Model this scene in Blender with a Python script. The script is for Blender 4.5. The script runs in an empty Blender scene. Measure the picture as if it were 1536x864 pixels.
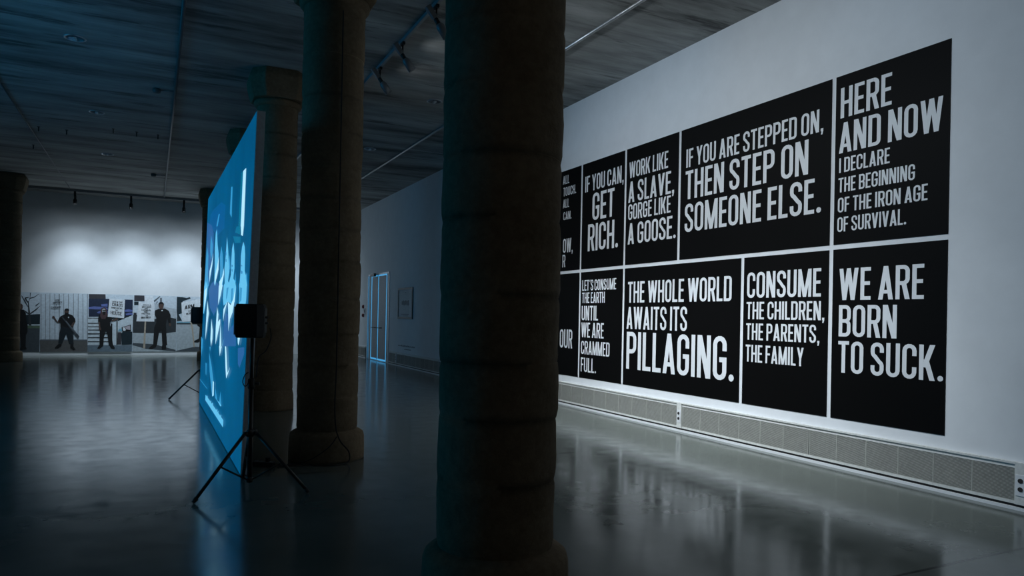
import bpy, bmesh, math, random
from mathutils import Vector, Matrix, noise
random.seed(7)
S = bpy.context.scene
COL = S.collection

# ------------------------------------------------------------------ camera
cam_data = bpy.data.cameras.new('camera')
cam = bpy.data.objects.new('camera', cam_data); COL.objects.link(cam)
cam_data.sensor_width = 36.0
cam_data.lens = 25.081
cam_data.shift_y = 0.027008
cam_data.clip_start = 0.05
r_ = Vector((0.896515, -0.442609, 0.018945)); u_ = Vector((-0.017769, 0.006803, 0.999819)); f_ = Vector((0.442658, 0.896689, 0.001766))
cam.matrix_world = Matrix(((r_.x, u_.x, -f_.x, 0), (r_.y, u_.y, -f_.y, 0), (r_.z, u_.z, -f_.z, 1.4), (0, 0, 0, 1)))
S.camera = cam

# ------------------------------------------------------------------ world, lights, exposure
S.view_settings.view_transform = 'Standard'
S.view_settings.look = 'None'
S.view_settings.gamma = 1.0
S.view_settings.use_curve_mapping = False
S.view_settings.exposure = 0.0
W = bpy.data.worlds.new('dark_room'); S.world = W; W.use_nodes = True
W.node_tree.nodes['Background'].inputs[0].default_value = (0.25, 0.5, 0.8, 1)
W.node_tree.nodes['Background'].inputs[1].default_value = 0.002

def spot(name, loc, target, watts, color, deg, blend=0.9, radius=0.05):
    l = bpy.data.lights.new(name, 'SPOT'); l.energy = watts; l.color = color
    l.spot_size = math.radians(deg); l.spot_blend = blend; l.shadow_soft_size = radius
    o = bpy.data.objects.new(name, l); COL.objects.link(o); o.location = loc
    o.rotation_euler = (Vector(target) - Vector(loc)).to_track_quat('-Z', 'Y').to_euler()
    return o
def area(name, loc, target, watts, color, sx, sy, spread=180):
    l = bpy.data.lights.new(name, 'AREA'); l.energy = watts; l.color = color
    l.shape = 'RECTANGLE'; l.size = sx; l.size_y = sy; l.spread = math.radians(spread)
    o = bpy.data.objects.new(name, l); COL.objects.link(o); o.location = loc
    o.rotation_euler = (Vector(target) - Vector(loc)).to_track_quat('-Z', 'Y').to_euler()
    return o
XW, YF, H = 5.904, 25.084, 4.843          # right wall, far wall, ceiling height
COOL = (0.82, 0.92, 1.0); COLD = (0.72, 0.87, 1.0)
TRACK_X = 2.66
HEAD_Y = (9.636, 8.612, 7.403)            # spots seen on the track
# each fitting: a tight beam, a softer flood round it and a weak wide spill from its lens
for y, k, kw in ((9.636, .72, .5), (8.612, .9, .8), (7.403, 1, 1), (6.2, 1, 1), (5.1, .75, 1), (4.1, .25, .8)):
    L_ = (TRACK_X + 0.16, y, 4.38)
    spot('track_lamp_beam', L_, (XW, y - 0.1, 0.2), 425 * k, COOL, 46, 1.0)
    spot('track_lamp_flood', L_, (XW, y - 0.1, 0.6), 94 * k, COOL, 84, 1.0)
    spot('track_lamp_spill', L_, (XW, y - 0.1, 1.8), 58 * kw, COOL, 150, 1.0)
    if y > 7: spot('track_lamp_leak', (TRACK_X + 0.22, y, 4.45), (TRACK_X + 0.8, y, H), 2.0, COOL, 110, 1.0)
for x, k in ((-2.25, .95), (-0.822, 1), (0.605, 1), (2.03, .8), (3.46, .6), (4.8, .35)):
    L_ = (x, 24.03, 4.42)
    spot('track_lamp_beam', L_, (x, YF, 0.0), 250 * k, COLD, 74, 1.0)
    spot('track_lamp_flood', L_, (x, YF, 0.0), 72 * k, COLD, 112, 1.0)
    spot('track_lamp_spill', L_, (x, YF, 0.8), 26 * k, COLD, 165, 1.0)
# blue video light that fills the left side of the hall, from beyond the left edge of the photo
area('video_light', (-8.4, 10.2, 2.4), (-2, 9.3, 2.5), 110, (0.0, 0.40, 0.85), 4.0, 2.4, 150)

# faint warm fill added behind the camera to lift the column faces
area('warm_fill', (2.0, -3.2, 4.6), (1.6, 3.0, 1.0), 7, (1.0, 0.80, 0.50), 2.0, 1.0)

# ------------------------------------------------------------------ materials
def lin(c):
    c = c / 255.0
    return c / 12.92 if c <= 0.04045 else ((c + 0.055) / 1.055) ** 2.4
def rgb(r, g, b): return (lin(r), lin(g), lin(b), 1.0)
def new_mat(name):
    m = bpy.data.materials.new(name); m.use_nodes = True
    return m, m.node_tree, m.node_tree.nodes['Principled BSDF']
def node(nt, kind, **kw):
    n = nt.nodes.new(kind)
    for k, v in kw.items(): setattr(n, k, v)
    return n
def ramp(nt, stops):
    n = node(nt, 'ShaderNodeValToRGB'); e = n.color_ramp.elements
    e[0].position, e[0].color = stops[0]; e[1].position, e[1].color = stops[-1]
    for p_, c_ in stops[1:-1]:
        q = e.new(p_); q.color = c_
    return n
def mapped(nt, scale, coord='Object'):
    tc = node(nt, 'ShaderNodeTexCoord'); mp = node(nt, 'ShaderNodeMapping')
    mp.inputs['Scale'].default_value = scale
    nt.links.new(tc.outputs[coord], mp.inputs['Vector'])
    return mp
def noise_tex(nt, mp, scale, detail=6, rough=0.6):
    n = node(nt, 'ShaderNodeTexNoise'); n.inputs['Scale'].default_value = scale
    n.inputs['Detail'].default_value = detail; n.inputs['Roughness'].default_value = rough
    nt.links.new(mp.outputs[0], n.inputs['Vector'])
    return n
def simple(name, col, rough=0.6, metal=0.0, var=0.12, scale=30.0, bump=0.0, spec=0.5):
    """plain material with a faint procedural mottling"""
    m, nt, b = new_mat(name)
    mp = mapped(nt, (1, 1, 1)); n = noise_tex(nt, mp, scale, 4)
    lo = tuple(c * (1 - var) for c in col[:3]) + (1,); hi = tuple(min(1, c * (1 + var)) for c in col[:3]) + (1,)
    rp = ramp(nt, [(0.3, lo), (0.7, hi)])
    nt.links.new(n.outputs['Fac'], rp.inputs[0]); nt.links.new(rp.outputs[0], b.inputs['Base Color'])
    b.inputs['Roughness'].default_value = rough; b.inputs['Metallic'].default_value = metal; b.inputs['Specular IOR Level'].default_value = spec
    if bump:
        bp = node(nt, 'ShaderNodeBump'); bp.inputs['Strength'].default_value = bump; bp.inputs['Distance'].default_value = 0.01
        nt.links.new(n.outputs['Fac'], bp.inputs['Height']); nt.links.new(bp.outputs[0], b.inputs['Normal'])
    return m
def glow(name, col, strength=1.0):
    m, nt, b = new_mat(name)
    b.inputs['Base Color'].default_value = (0.01, 0.01, 0.01, 1); b.inputs['Roughness'].default_value = 0.5
    b.inputs['Emission Color'].default_value = col; b.inputs['Emission Strength'].default_value = strength
    return m

def stone_mat():
    m, nt, b = new_mat('sandstone')
    mp = mapped(nt, (1, 1, 1)); n1 = noise_tex(nt, mp, 2.3, 8, 0.65); n2 = noise_tex(nt, mp, 26, 8, 0.7)
    rp = ramp(nt, [(0.25, (0.10, 0.072, 0.042, 1)), (0.5, (0.19, 0.14, 0.088, 1)), (0.75, (0.29, 0.22, 0.145, 1))])
    mx = node(nt, 'ShaderNodeMix', data_type='FLOAT'); mx.inputs[0].default_value = 0.5
    nt.links.new(n1.outputs['Fac'], mx.inputs[2]); nt.links.new(n2.outputs['Fac'], mx.inputs[3])
    nt.links.new(mx.outputs[0], rp.inputs[0]); nt.links.new(rp.outputs[0], b.inputs['Base Color'])
    b.inputs['Roughness'].default_value = 0.9; b.inputs['Specular IOR Level'].default_value = 0.2
    bp = node(nt, 'ShaderNodeBump'); bp.inputs['Strength'].default_value = 0.6; bp.inputs['Distance'].default_value = 0.012
    nt.links.new(n2.outputs['Fac'], bp.inputs['Height']); nt.links.new(bp.outputs[0], b.inputs['Normal'])
    return m
def floor_mat():
    m, nt, b = new_mat('polished_concrete')
    mp = mapped(nt, (1, 1, 1)); n1 = noise_tex(nt, mp, 0.9, 8, 0.6); n2 = noise_tex(nt, mp, 5, 6, 0.6)
    mp3 = mapped(nt, (1.0, 3.0, 1)); n3 = noise_tex(nt, mp3, 0.7, 3, 0.5)
    rp = ramp(nt, [(0.3, (0.095, 0.108, 0.098, 1)), (0.7, (0.14, 0.156, 0.142, 1))])
    nt.links.new(n1.outputs['Fac'], rp.inputs[0])
    # saw-cut joints across the hall
    tc = node(nt, 'ShaderNodeTexCoord'); sp = node(nt, 'ShaderNodeSeparateXYZ'); nt.links.new(tc.outputs['Object'], sp.inputs[0])
    a = node(nt, 'ShaderNodeMath', operation='ADD'); a.inputs[1].default_value = 100 * 3.78 - 6.37; nt.links.new(sp.outputs[1], a.inputs[0])
    d = node(nt, 'ShaderNodeMath', operation='DIVIDE'); d.inputs[1].default_value = 3.78; nt.links.new(a.outputs[0], d.inputs[0])
    fr = node(nt, 'ShaderNodeMath', operation='FRACT'); nt.links.new(d.outputs[0], fr.inputs[0])
    jr = ramp(nt, [(0.0, (0.25, 0.25, 0.25, 1)), (0.004, (0.25, 0.25, 0.25, 1)), (0.006, (1, 1, 1, 1))]); nt.links.new(fr.outputs[0], jr.inputs[0])
    mul = node(nt, 'ShaderNodeMix', data_type='RGBA', blend_type='MULTIPLY'); mul.inputs[0].default_value = 1.0
    nt.links.new(rp.outputs[0], mul.inputs[6]); nt.links.new(jr.outputs[0], mul.inputs[7]); nt.links.new(mul.outputs[2], b.inputs['Base Color'])
    rr = ramp(nt, [(0.3, (0.11, 0.11, 0.11, 1)), (0.7, (0.20, 0.20, 0.20, 1))]); nt.links.new(n2.outputs['Fac'], rr.inputs[0])
    nt.links.new(rr.outputs[0], b.inputs['Roughness'])
    b.inputs['IOR'].default_value = 1.52
    bp = node(nt, 'ShaderNodeBump'); bp.inputs['Strength'].default_value = 0.04; bp.inputs['Distance'].default_value = 0.05
    nt.links.new(n3.outputs['Fac'], bp.inputs['Height']); nt.links.new(bp.outputs[0], b.inputs['Normal'])
    return m
def ceiling_mat():
    m, nt, b = new_mat('board_marked_concrete')
    mp = mapped(nt, (0.28, 1.5, 1)); n1 = noise_tex(nt, mp, 1.5, 10, 0.62)
    mp2 = mapped(nt, (0.25, 1.8, 1)); n2 = noise_tex(nt, mp2, 2.4, 8, 0.65)
    rp = ramp(nt, [(0.33, (0.10, 0.10, 0.096, 1)), (0.5, (0.29, 0.29, 0.275, 1)), (0.68, (0.48, 0.48, 0.46, 1))])
    nt.links.new(n1.outputs['Fac'], rp.inputs[0])
    r2 = ramp(nt, [(0.36, (0.35, 0.35, 0.35, 1)), (0.44, (1, 1, 1, 1))]); nt.links.new(n2.outputs['Fac'], r2.inputs[0])
    mul = node(nt, 'ShaderNodeMix', data_type='RGBA', blend_type='MULTIPLY'); mul.inputs[0].default_value = 1.0
    nt.links.new(rp.outputs[0], mul.inputs[6]); nt.links.new(r2.outputs[0], mul.inputs[7])
    # shuttering board joints, one every 1.26 m along the hall
    tc = node(nt, 'ShaderNodeTexCoord'); sp = node(nt, 'ShaderNodeSeparateXYZ'); nt.links.new(tc.outputs['Object'], sp.inputs[0])
    a = node(nt, 'ShaderNodeMath', operation='ADD'); a.inputs[1].default_value = -13.42 + 12.6; nt.links.new(sp.outputs[1], a.inputs[0])
    d = node(nt, 'ShaderNodeMath', operation='DIVIDE'); d.inputs[1].default_value = 1.26; nt.links.new(a.outputs[0], d.inputs[0])
    fr = node(nt, 'ShaderNodeMath', operation='FRACT'); nt.links.new(d.outputs[0], fr.inputs[0])
    jr = ramp(nt, [(0.0, (0.25, 0.25, 0.25, 1)), (0.03, (1, 1, 1, 1))]); nt.links.new(fr.outputs[0], jr.inputs[0])
    mu2 = node(nt, 'ShaderNodeMix', data_type='RGBA', blend_type='MULTIPLY'); mu2.inputs[0].default_value = 0.35
    nt.links.new(mul.outputs[2], mu2.inputs[6]); nt.links.new(jr.outputs[0], mu2.inputs[7]); nt.links.new(mu2.outputs[2], b.inputs['Base Color'])
    b.inputs['Roughness'].default_value = 0.75
    bp = node(nt, 'ShaderNodeBump'); bp.inputs['Strength'].default_value = 0.25; bp.inputs['Distance'].default_value = 0.01
    nt.links.new(n1.outputs['Fac'], bp.inputs['Height']); nt.links.new(bp.outputs[0], b.inputs['Normal'])
    return m
def screen_mat():
    """the projected picture's plain blue background"""
    m, nt, b = new_mat('picture_blue')
    mp = mapped(nt, (1, 0.7, 0.5)); n = noise_tex(nt, mp, 0.9, 3)
    rp = ramp(nt, [(0.3, rgb(0, 70, 112)), (0.7, rgb(0, 94, 142))]); nt.links.new(n.outputs['Fac'], rp.inputs[0])
    nt.links.new(rp.outputs[0], b.inputs['Emission Color']); b.inputs['Emission Strength'].default_value = 1.0
    b.inputs['Base Color'].default_value = (0.02, 0.02, 0.02, 1); b.inputs['Roughness'].default_value = 0.6
    return m
M = dict(
    stone=stone_mat(), floor=floor_mat(), ceiling=ceiling_mat(),
    wall=simple('white_wall_paint', (0.74, 0.755, 0.775, 1), 0.75, var=0.03, scale=4, bump=0.03),
    joint=simple('mortar', (0.36, 0.275, 0.165, 1), 0.95),
    board=simple('black_vinyl', (0.0018, 0.0017, 0.0018, 1), 0.6, spec=0.09),
    vinyl=simple('white_vinyl', (0.72, 0.73, 0.745, 1), 0.5, var=0.02),
    black=simple('black_plastic', (0.010, 0.010, 0.011, 1), 0.45),
    metal_black=simple('black_metal', (0.012, 0.012, 0.013, 1), 0.38, 0.2),
    rubber=simple('black_rubber', (0.008, 0.008, 0.008, 1), 0.7),
    track=simple('grey_track_paint', (0.26, 0.28, 0.30, 1), 0.35, 0.2),
    conduit=simple('dull_conduit', (0.13, 0.135, 0.14, 1), 0.5, 0.3),
    lamp=simple('grey_lamp_paint', (0.17, 0.18, 0.19, 1), 0.35, 0.2),
    steel=simple('zinc_conduit', (0.45, 0.46, 0.47, 1), 0.35, 0.7),
    chrome=simple('chrome_reflector', (0.75, 0.77, 0.8, 1), 0.12, 1.0),
    heater=simple('cream_heater_paint', (0.68, 0.68, 0.65, 1), 0.5),
    slat=simple('heater_slat_paint', (0.44, 0.44, 0.40, 1), 0.5),
    dark=simple('dark_recess', (0.015, 0.015, 0.015, 1), 0.8),
    alu=simple('brushed_aluminium', (0.55, 0.57, 0.6, 1), 0.35, 0.8),
    doorfilm=simple('frosted_door_film', (0.42, 0.44, 0.46, 1), 0.5),
    daylight=glow('daylight_glass', rgb(62, 150, 205), 1.0),
    frame=simple('dark_poster_frame', (0.10, 0.11, 0.115, 1), 0.5),
    paper=simple('poster_paper', (0.55, 0.57, 0.58, 1), 0.7),
    ink=simple('grey_print_ink', (0.20, 0.21, 0.22, 1), 0.7),
    red=simple('red_alarm_plastic', (0.25, 0.02, 0.02, 1), 0.4),
    screen_side=simple('screen_edge_paint', (0.55, 0.60, 0.64, 1), 0.6),
    picture=screen_mat(),
    p_deep=glow('picture_deep', rgb(0, 88, 148)), p_violet=glow('picture_violet', rgb(40, 96, 155)),
    p_teal=glow('picture_teal', rgb(0, 112, 152)), p_mid=glow('picture_mid', rgb(52, 148, 200)),
    p_light=glow('picture_light', rgb(96, 190, 235)), p_white=glow('picture_white', rgb(182, 234, 255)),
    p_shade=glow('picture_shade', rgb(40, 130, 188)),
)
PRINT = dict(asphalt=(70, 78, 84), hedge=(26, 44, 52), grass=(92, 112, 92), bark=(52, 58, 62), black=(14, 15, 18), skin=(84, 66, 60),
    line=(96, 104, 112), dirt=(92, 92, 92), navy=(20, 32, 40), gun=(58, 64, 70), white=(222, 228, 234), brown=(58, 56, 62), night=(30, 42, 66),
    violet=(98, 112, 172), pale=(200, 212, 220), teal=(16, 38, 46), cyan=(120, 170, 190), pink=(176, 168, 176), paving=(104, 120, 132),
    hair=(78, 56, 60), face=(160, 164, 168), cloudgrey=(178, 188, 196), charcoal=(48, 54, 58), paving2=(172, 182, 188), stick=(176, 164, 148), sky=(200, 212, 222))
for k, c in PRINT.items():
    M['print_' + k] = simple('print_' + k, rgb(*c), 0.6, var=0.14, scale=14)

# ------------------------------------------------------------------ mesh helpers
def link(name, bm, mats, parent=None, smooth=False):
    me = bpy.data.meshes.new(name); bm.normal_update(); bm.to_mesh(me); bm.free()
    for m in (mats if isinstance(mats, (list, tuple)) else [mats]): me.materials.append(M[m])
    if smooth:
        for p in me.polygons: p.use_smooth = True
    o = bpy.data.objects.new(name, me); COL.objects.link(o)
    if parent: o.parent = parent
    return o
def empty(name, loc, rot=(0, 0, 0)):
    o = bpy.data.objects.new(name, None); COL.objects.link(o); o.location = loc; o.rotation_euler = rot
    o.empty_display_size = 0.1
    return o
def tag(o, label, cat, group=None):
    o['label'] = label; o['category'] = cat
    if group: o['group'] = group
    return o
def struct(o): o['kind'] = 'structure'; return o
def copy_tree(o, parent=None):
    c = o.copy(); COL.objects.link(c)
    if parent: c.parent = parent
    for ch in list(o.children): copy_tree(ch, c)
    return c
def box(bm, lo, hi, bev=0.0, mi=0):
    r = bmesh.ops.create_cube(bm, size=1.0)['verts']
    for v in r:
        v.co = Vector([lo[i] + (v.co[i] + 0.5) * (hi[i] - lo[i]) for i in range(3)])
    fs = list({f for v in r for f in v.link_faces})
    for f in fs: f.material_index = mi
    if bev: bmesh.ops.bevel(bm, geom=list({e for v in r for e in v.link_edges}), offset=bev, segments=2, affect='EDGES', profile=0.5)
    return bm
def boxes(*bs, bev=0.0):
    bm = bmesh.new()
    for b in bs: box(bm, b[0], b[1], bev)
    return bm
def tube(bm, pts, rad, seg=10, cap=True):
    """round tube along a chain of points (rad may be one number per point)"""
    pts = [Vector(p) for p in pts]; rads = rad if isinstance(rad, (list, tuple)) else [rad] * len(pts)
    rings = []; prev = None
    for i, p in enumerate(pts):
        t = (pts[min(i + 1, len(pts) - 1)] - pts[max(i - 1, 0)]).normalized()
        if prev is None:
            a = t.orthogonal().normalized()
        else:
            a = (prev - t * prev.dot(t)); a = a.normalized() if a.length > 1e-6 else t.orthogonal().normalized()
        prev = a; b = t.cross(a)
        rings.append([bm.verts.new(p + (a * math.cos(2 * math.pi * k / seg) + b * math.sin(2 * math.pi * k / seg)) * rads[i]) for k in range(seg)])
    for q, w in zip(rings, rings[1:]):
        for k in range(seg): bm.faces.new((q[k], q[(k + 1) % seg], w[(k + 1) % seg], w[k]))
    if cap: bm.faces.new(rings[0][::-1]); bm.faces.new(rings[-1])
    return bm
def lathe(bm, prof, seg=40, phase=0.0, close=True):
    rings = [[bm.verts.new((r * math.cos(2 * math.pi * (k + phase) / seg), r * math.sin(2 * math.pi * (k + phase) / seg), z)) for k in range(seg)] for r, z in prof]
    for q, w in zip(rings, rings[1:]):
        for k in range(seg): bm.faces.new((q[k], q[(k + 1) % seg], w[(k + 1) % seg], w[k]))
    if close: bm.faces.new(rings[0][::-1]); bm.faces.new(rings[-1])
    return bm
def smooth_path(pts, n=8):
    pts = [Vector(p) for p in pts]; out = []
    for i in range(len(pts) - 1):
        p0, p1, p2, p3 = pts[max(i - 1, 0)], pts[i], pts[i + 1], pts[min(i + 2, len(pts) - 1)]
        for k in range(n):
            t = k / n
            out.append(0.5 * ((2 * p1) + (-p0 + p2) * t + (2 * p0 - 5 * p1 + 4 * p2 - p3) * t * t + (-p0 + 3 * p1 - 3 * p2 + p3) * t ** 3))
    return out + [pts[-1]]

# ------------------------------------------------------------------ lettering: a narrow gothic drawn from strokes
ST, BH = 0.128, 0.112
def rib(path, closed=False, t=BH):
    n = len(path); L, R = [], []
    for i in range(n):
        a = path[(i - 1) % n] if (closed or i) else path[i]; b = path[(i + 1) % n] if (closed or i < n - 1) else path[i]
        d = Vector((b[0] - a[0], b[1] - a[1]));
        d.normalize(); nn = Vector((-d.y, d.x)) ; w = t / 2 + (ST - t) / 2 * abs(nn.x)
        L.append((path[i][0] + nn.x * w, path[i][1] + nn.y * w)); R.append((path[i][0] - nn.x * w, path[i][1] - nn.y * w))
    m = n if closed else n - 1
    return [[L[i], L[(i + 1) % n], R[(i + 1) % n], R[i]] for i in range(m)]
def arc(cx, cy, rx, ry, a0, a1, n=7):
    return [(cx + rx * math.cos(math.radians(a0 + (a1 - a0) * i / n)), cy + ry * math.sin(math.radians(a0 + (a1 - a0) * i / n))) for i in range(n + 1)]
def rc(x0, y0, x1, y1): return [[(x0, y0), (x1, y0), (x1, y1), (x0, y1)]]
def dg(x0, y0, x1, y1, w=0.15): return [[(x0, y0), (x0 + w, y0), (x1 + w, y1), (x1, y1)]]
def glyph(ch):
    s, h = ST, BH; w = 0.42; a, b = s / 2, h / 2; r = (w - s) / 2; ry = r * 0.95
    if ch == 'I': return s, rc(0, 0, s, 1)
    if ch in 'EF':
        w = 0.34; g = rc(0, 0, s, 1) + rc(0, 1 - h, w, 1) + rc(0, 0.5 - h / 2 + .01, w * .92, 0.5 + h / 2 + .01)
        return w, g + (rc(0, 0, w, h) if ch == 'E' else [])
    if ch == 'L': return 0.33, rc(0, 0, s, 1) + rc(0, 0, 0.33, h)
    if ch == 'T': return 0.38, rc(0, 1 - h, 0.38, 1) + rc(.19 - s / 2, 0, .19 + s / 2, 1)
    if ch == 'H': return w, rc(0, 0, s, 1) + rc(w - s, 0, w, 1) + rc(0, .5 - h / 2, w, .5 + h / 2)
    if ch == 'N': return .44, rc(0, 0, s, 1) + rc(.44 - s, 0, .44, 1) + dg(0, 1, .44 - .155, 0, .155)
    if ch == 'M': return .58, rc(0, 0, s, 1) + rc(.58 - s, 0, .58, 1) + dg(0, 1, .22, 0, .14) + dg(.44, 1, .22, 0, .14)
    if ch == 'A': return .46, dg(0, 0, .16, 1, .14) + dg(.32, 0, .16, 1, .14) + rc(.08, .18, .38, .18 + h * .95)
    if ch == 'V': return .45, dg(0, 1, .155, 0, .14) + dg(.31, 1, .155, 0, .14)
    if ch == 'W': return .66, dg(0, 1, .12, 0, .135) + dg(.262, 1, .12, 0, .135) + dg(.262, 1, .405, 0, .135) + dg(.525, 1, .405, 0, .135)
    if ch == 'Y': return .45, dg(0, 1, .155, .42, .14) + dg(.31, 1, .155, .42, .14) + rc(.225 - s / 2, 0, .225 + s / 2, .44)
    if ch == 'K': return .45, rc(0, 0, s, 1) + dg(.07, .36, .30, 1, .15) + dg(.12, .58, .30, 0, .15)
    if ch == 'X': return .45, dg(0, 0, .30, 1, .15) + dg(.30, 0, 0, 1, .15)
    if ch == 'U': return w, rib([(a, 1)] + [(a, .5)] + arc(w / 2, b + ry, r, ry, 180, 360) + [(w - a, .5), (w - a, 1)])
    if ch in 'OQ': return w, rib(arc(w / 2, 1 - b - ry, r, ry, 0, 180) + arc(w / 2, b + ry, r, ry, 180, 360), True)
    if ch in 'CG':
        p = [(w - a, .66)] + arc(w / 2, 1 - b - ry, r, ry, 0, 180) + arc(w / 2, b + ry, r, ry, 180, 360)
        if ch == 'C': return w, rib(p + [(w - a, .34)])
        return w, rib(p + [(w - a, .36), (w - a, .52)]) + rc(w / 2 - .01, .52 - h, w, .52)
    if ch == 'S':
        p = [(w - a, .70)] + arc(w / 2, 1 - b - ry, r, ry, 0, 180) + [(a, .70)] + arc(a + r * .9, .70, r * .9, .13, 180, 245, 4)
        q = arc(w - a - r * .9, .30, r * .9, .13, 65, 0, 4) + arc(w / 2, b + ry, r, ry, 0, -180) + [(a, .31)]
        return w, rib(p + q)
    if ch == 'D': return w, rc(0, 0, s, 1) + rib([(s * .5, 1 - b)] + arc(w - a - r * .8, 1 - b - ry * .8, r * .8, ry * .8, 90, 0) + arc(w - a - r * .8, b + ry * .8, r * .8, ry * .8, 0, -90) + [(s * .5, b)])
    if ch in 'PRB':
        lo = .42; rr = .13
        g = rc(0, 0, s, 1) + rib([(s * .5, 1 - b)] + arc(w - a - rr, 1 - b - rr, rr, rr, 90, 0) + arc(w - a - rr, lo + b + rr, rr, rr, 0, -90) + [(s * .5, lo + b)])
        if ch == 'R': g += dg(.17, lo + .06, w - .135, 0, .145)
        if ch == 'B':
            lo = .44; g = rc(0, 0, s, 1) + rib([(s * .5, 1 - b)] + arc(w - a - rr, 1 - b - rr, rr, rr, 90, 0) + arc(w - a - rr, lo + b + rr, rr, rr, 0, -90) + [(s * .5, lo + b)])
            g += rib([(s * .5, lo + b)] + arc(w - a - rr, lo + b - rr, rr, rr, 90, 0) + arc(w - a - rr, b + rr, rr, rr, 0, -90) + [(s * .5, b)])
        return w, g
    if ch == '.': return .15, [arc(.075, .08, .08, .08, 0, 324, 9)]
    if ch == ',': return .15, rc(0.01, 0, .14, .13) + [[(.05, .02), (.14, .02), (.10, -.14), (.02, -.14)]]
    if ch == '´': return .14, [[(.01, .84), (.07, .80), (.15, 1.0), (.06, 1.0)]]
    return .16, []
GAP = 0.072
def text_shapes(txt):
    """(polygons, width) in units of the cap height; what follows '|' hangs past the measured width"""
    x = 0.0; polys = []; width = None
    for ch in txt:
        if ch == '|': width = x - GAP; continue
        if ch == ' ': x += 0.17; continue
        w, g = glyph(ch)
        for p in g: polys.append([(q[0] + x, q[1]) for q in p])
        x += w + GAP
    return polys, (width if width is not None else x - GAP)
def poly_face(bm, pts, mi=0):
    f = bm.faces.new([bm.verts.new(p) for p in pts]); f.material_index = mi
    return f

# ------------------------------------------------------------------ measured data (metres)
LINES = [
  ('step', 'IF YOU ARE STEPPED ON|,', 7.082, 5.067, 3.313, 3.542),
  ('step', 'THEN STEP ON', 7.09, 5.194, 2.912, 3.268),
  ('step', 'SOMEONE ELSE|.', 7.091, 5.11, 2.501, 2.855),
  ('here', 'HERE', 4.817, 4.277, 3.387, 3.68),
  ('here', 'AND NOW', 4.827, 3.801, 3.047, 3.339),
  ('here', 'I DECLARE', 4.822, 4.286, 2.858, 3.0),
  ('here', 'THE BEGINNING', 4.827, 4.042, 2.667, 2.807),
  ('here', 'OF THE IRON AGE', 4.829, 3.924, 2.473, 2.615),
  ('here', 'OF SURVIVAL|.', 4.831, 4.148, 2.284, 2.426),
  ('consume', 'CONSUME', 6.006, 5.009, 1.661, 1.946),
  ('consume', 'THE CHILDREN|,', 6.01, 5.006, 1.425, 1.617),
  ('consume', 'THE PARENTS|,', 6.011, 5.059, 1.196, 1.379),
  ('consume', 'THE FAMILY', 6.012, 5.207, 0.951, 1.141),
  ('born', 'WE ARE', 4.797, 3.941, 1.622, 1.926),
  ('born', 'BORN', 4.795, 4.188, 1.272, 1.574),
  ('born', 'TO SUCK|.', 4.796, 3.831, 0.924, 1.229),
  ('pillage', 'THE WHOLE WORLD', 8.279, 6.246, 1.63, 1.922),
  ('pillage', 'AWAITS ITS', 8.297, 7.013, 1.263, 1.571),
  ('pillage', 'PILLAGING|.', 8.287, 6.309, 0.705, 1.223),
  ('earth', 'LET´S CONSUME', 9.491, 8.569, 1.827, 1.991),
  ('earth', 'THE EARTH', 9.49, 8.858, 1.636, 1.798),
  ('earth', 'UNTIL', 9.493, 9.028, 1.37, 1.592),
  ('earth', 'WE ARE', 9.496, 8.868, 1.105, 1.334),
  ('earth', 'CRAMMED', 9.492, 8.707, 0.845, 1.05),
  ('earth', 'FULL|.', 9.494, 9.11, 0.573, 0.791),
  ('our', 'OUR', 10.156, 9.762, 0.914, 1.214),
  ('rich', 'IF YOU CAN|,', 9.46, 8.485, 3.354, 3.599),
  ('rich', 'GET', 9.24, 8.654, 2.895, 3.31),
  ('rich', 'RICH|.', 9.355, 8.643, 2.431, 2.844),
  ('goose', 'WORK LIKE', 8.298, 7.44, 3.381, 3.605),
  ('goose', 'A SLAVE|,', 8.31, 7.376, 3.037, 3.33),
  ('goose', 'GORGE LIKE', 8.305, 7.373, 2.792, 3.012),
  ('goose', 'A GOOSE|.', 8.306, 7.334, 2.449, 2.744),
  ('touch', 'ALL', 10.149, 9.946, 3.584, 3.721),
  ('touch', 'TOUCH|.', 10.131, 9.763, 3.388, 3.529),
  ('touch', 'ALL', 10.134, 9.937, 3.195, 3.334),
  ('touch', 'CAN|.', 10.116, 9.891, 2.998, 3.128),
  ('touch', 'OW|,', 10.108, 9.85, 2.462, 2.688),
  ('touch', 'R', 10.119, 10.025, 2.226, 2.43),
]
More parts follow.
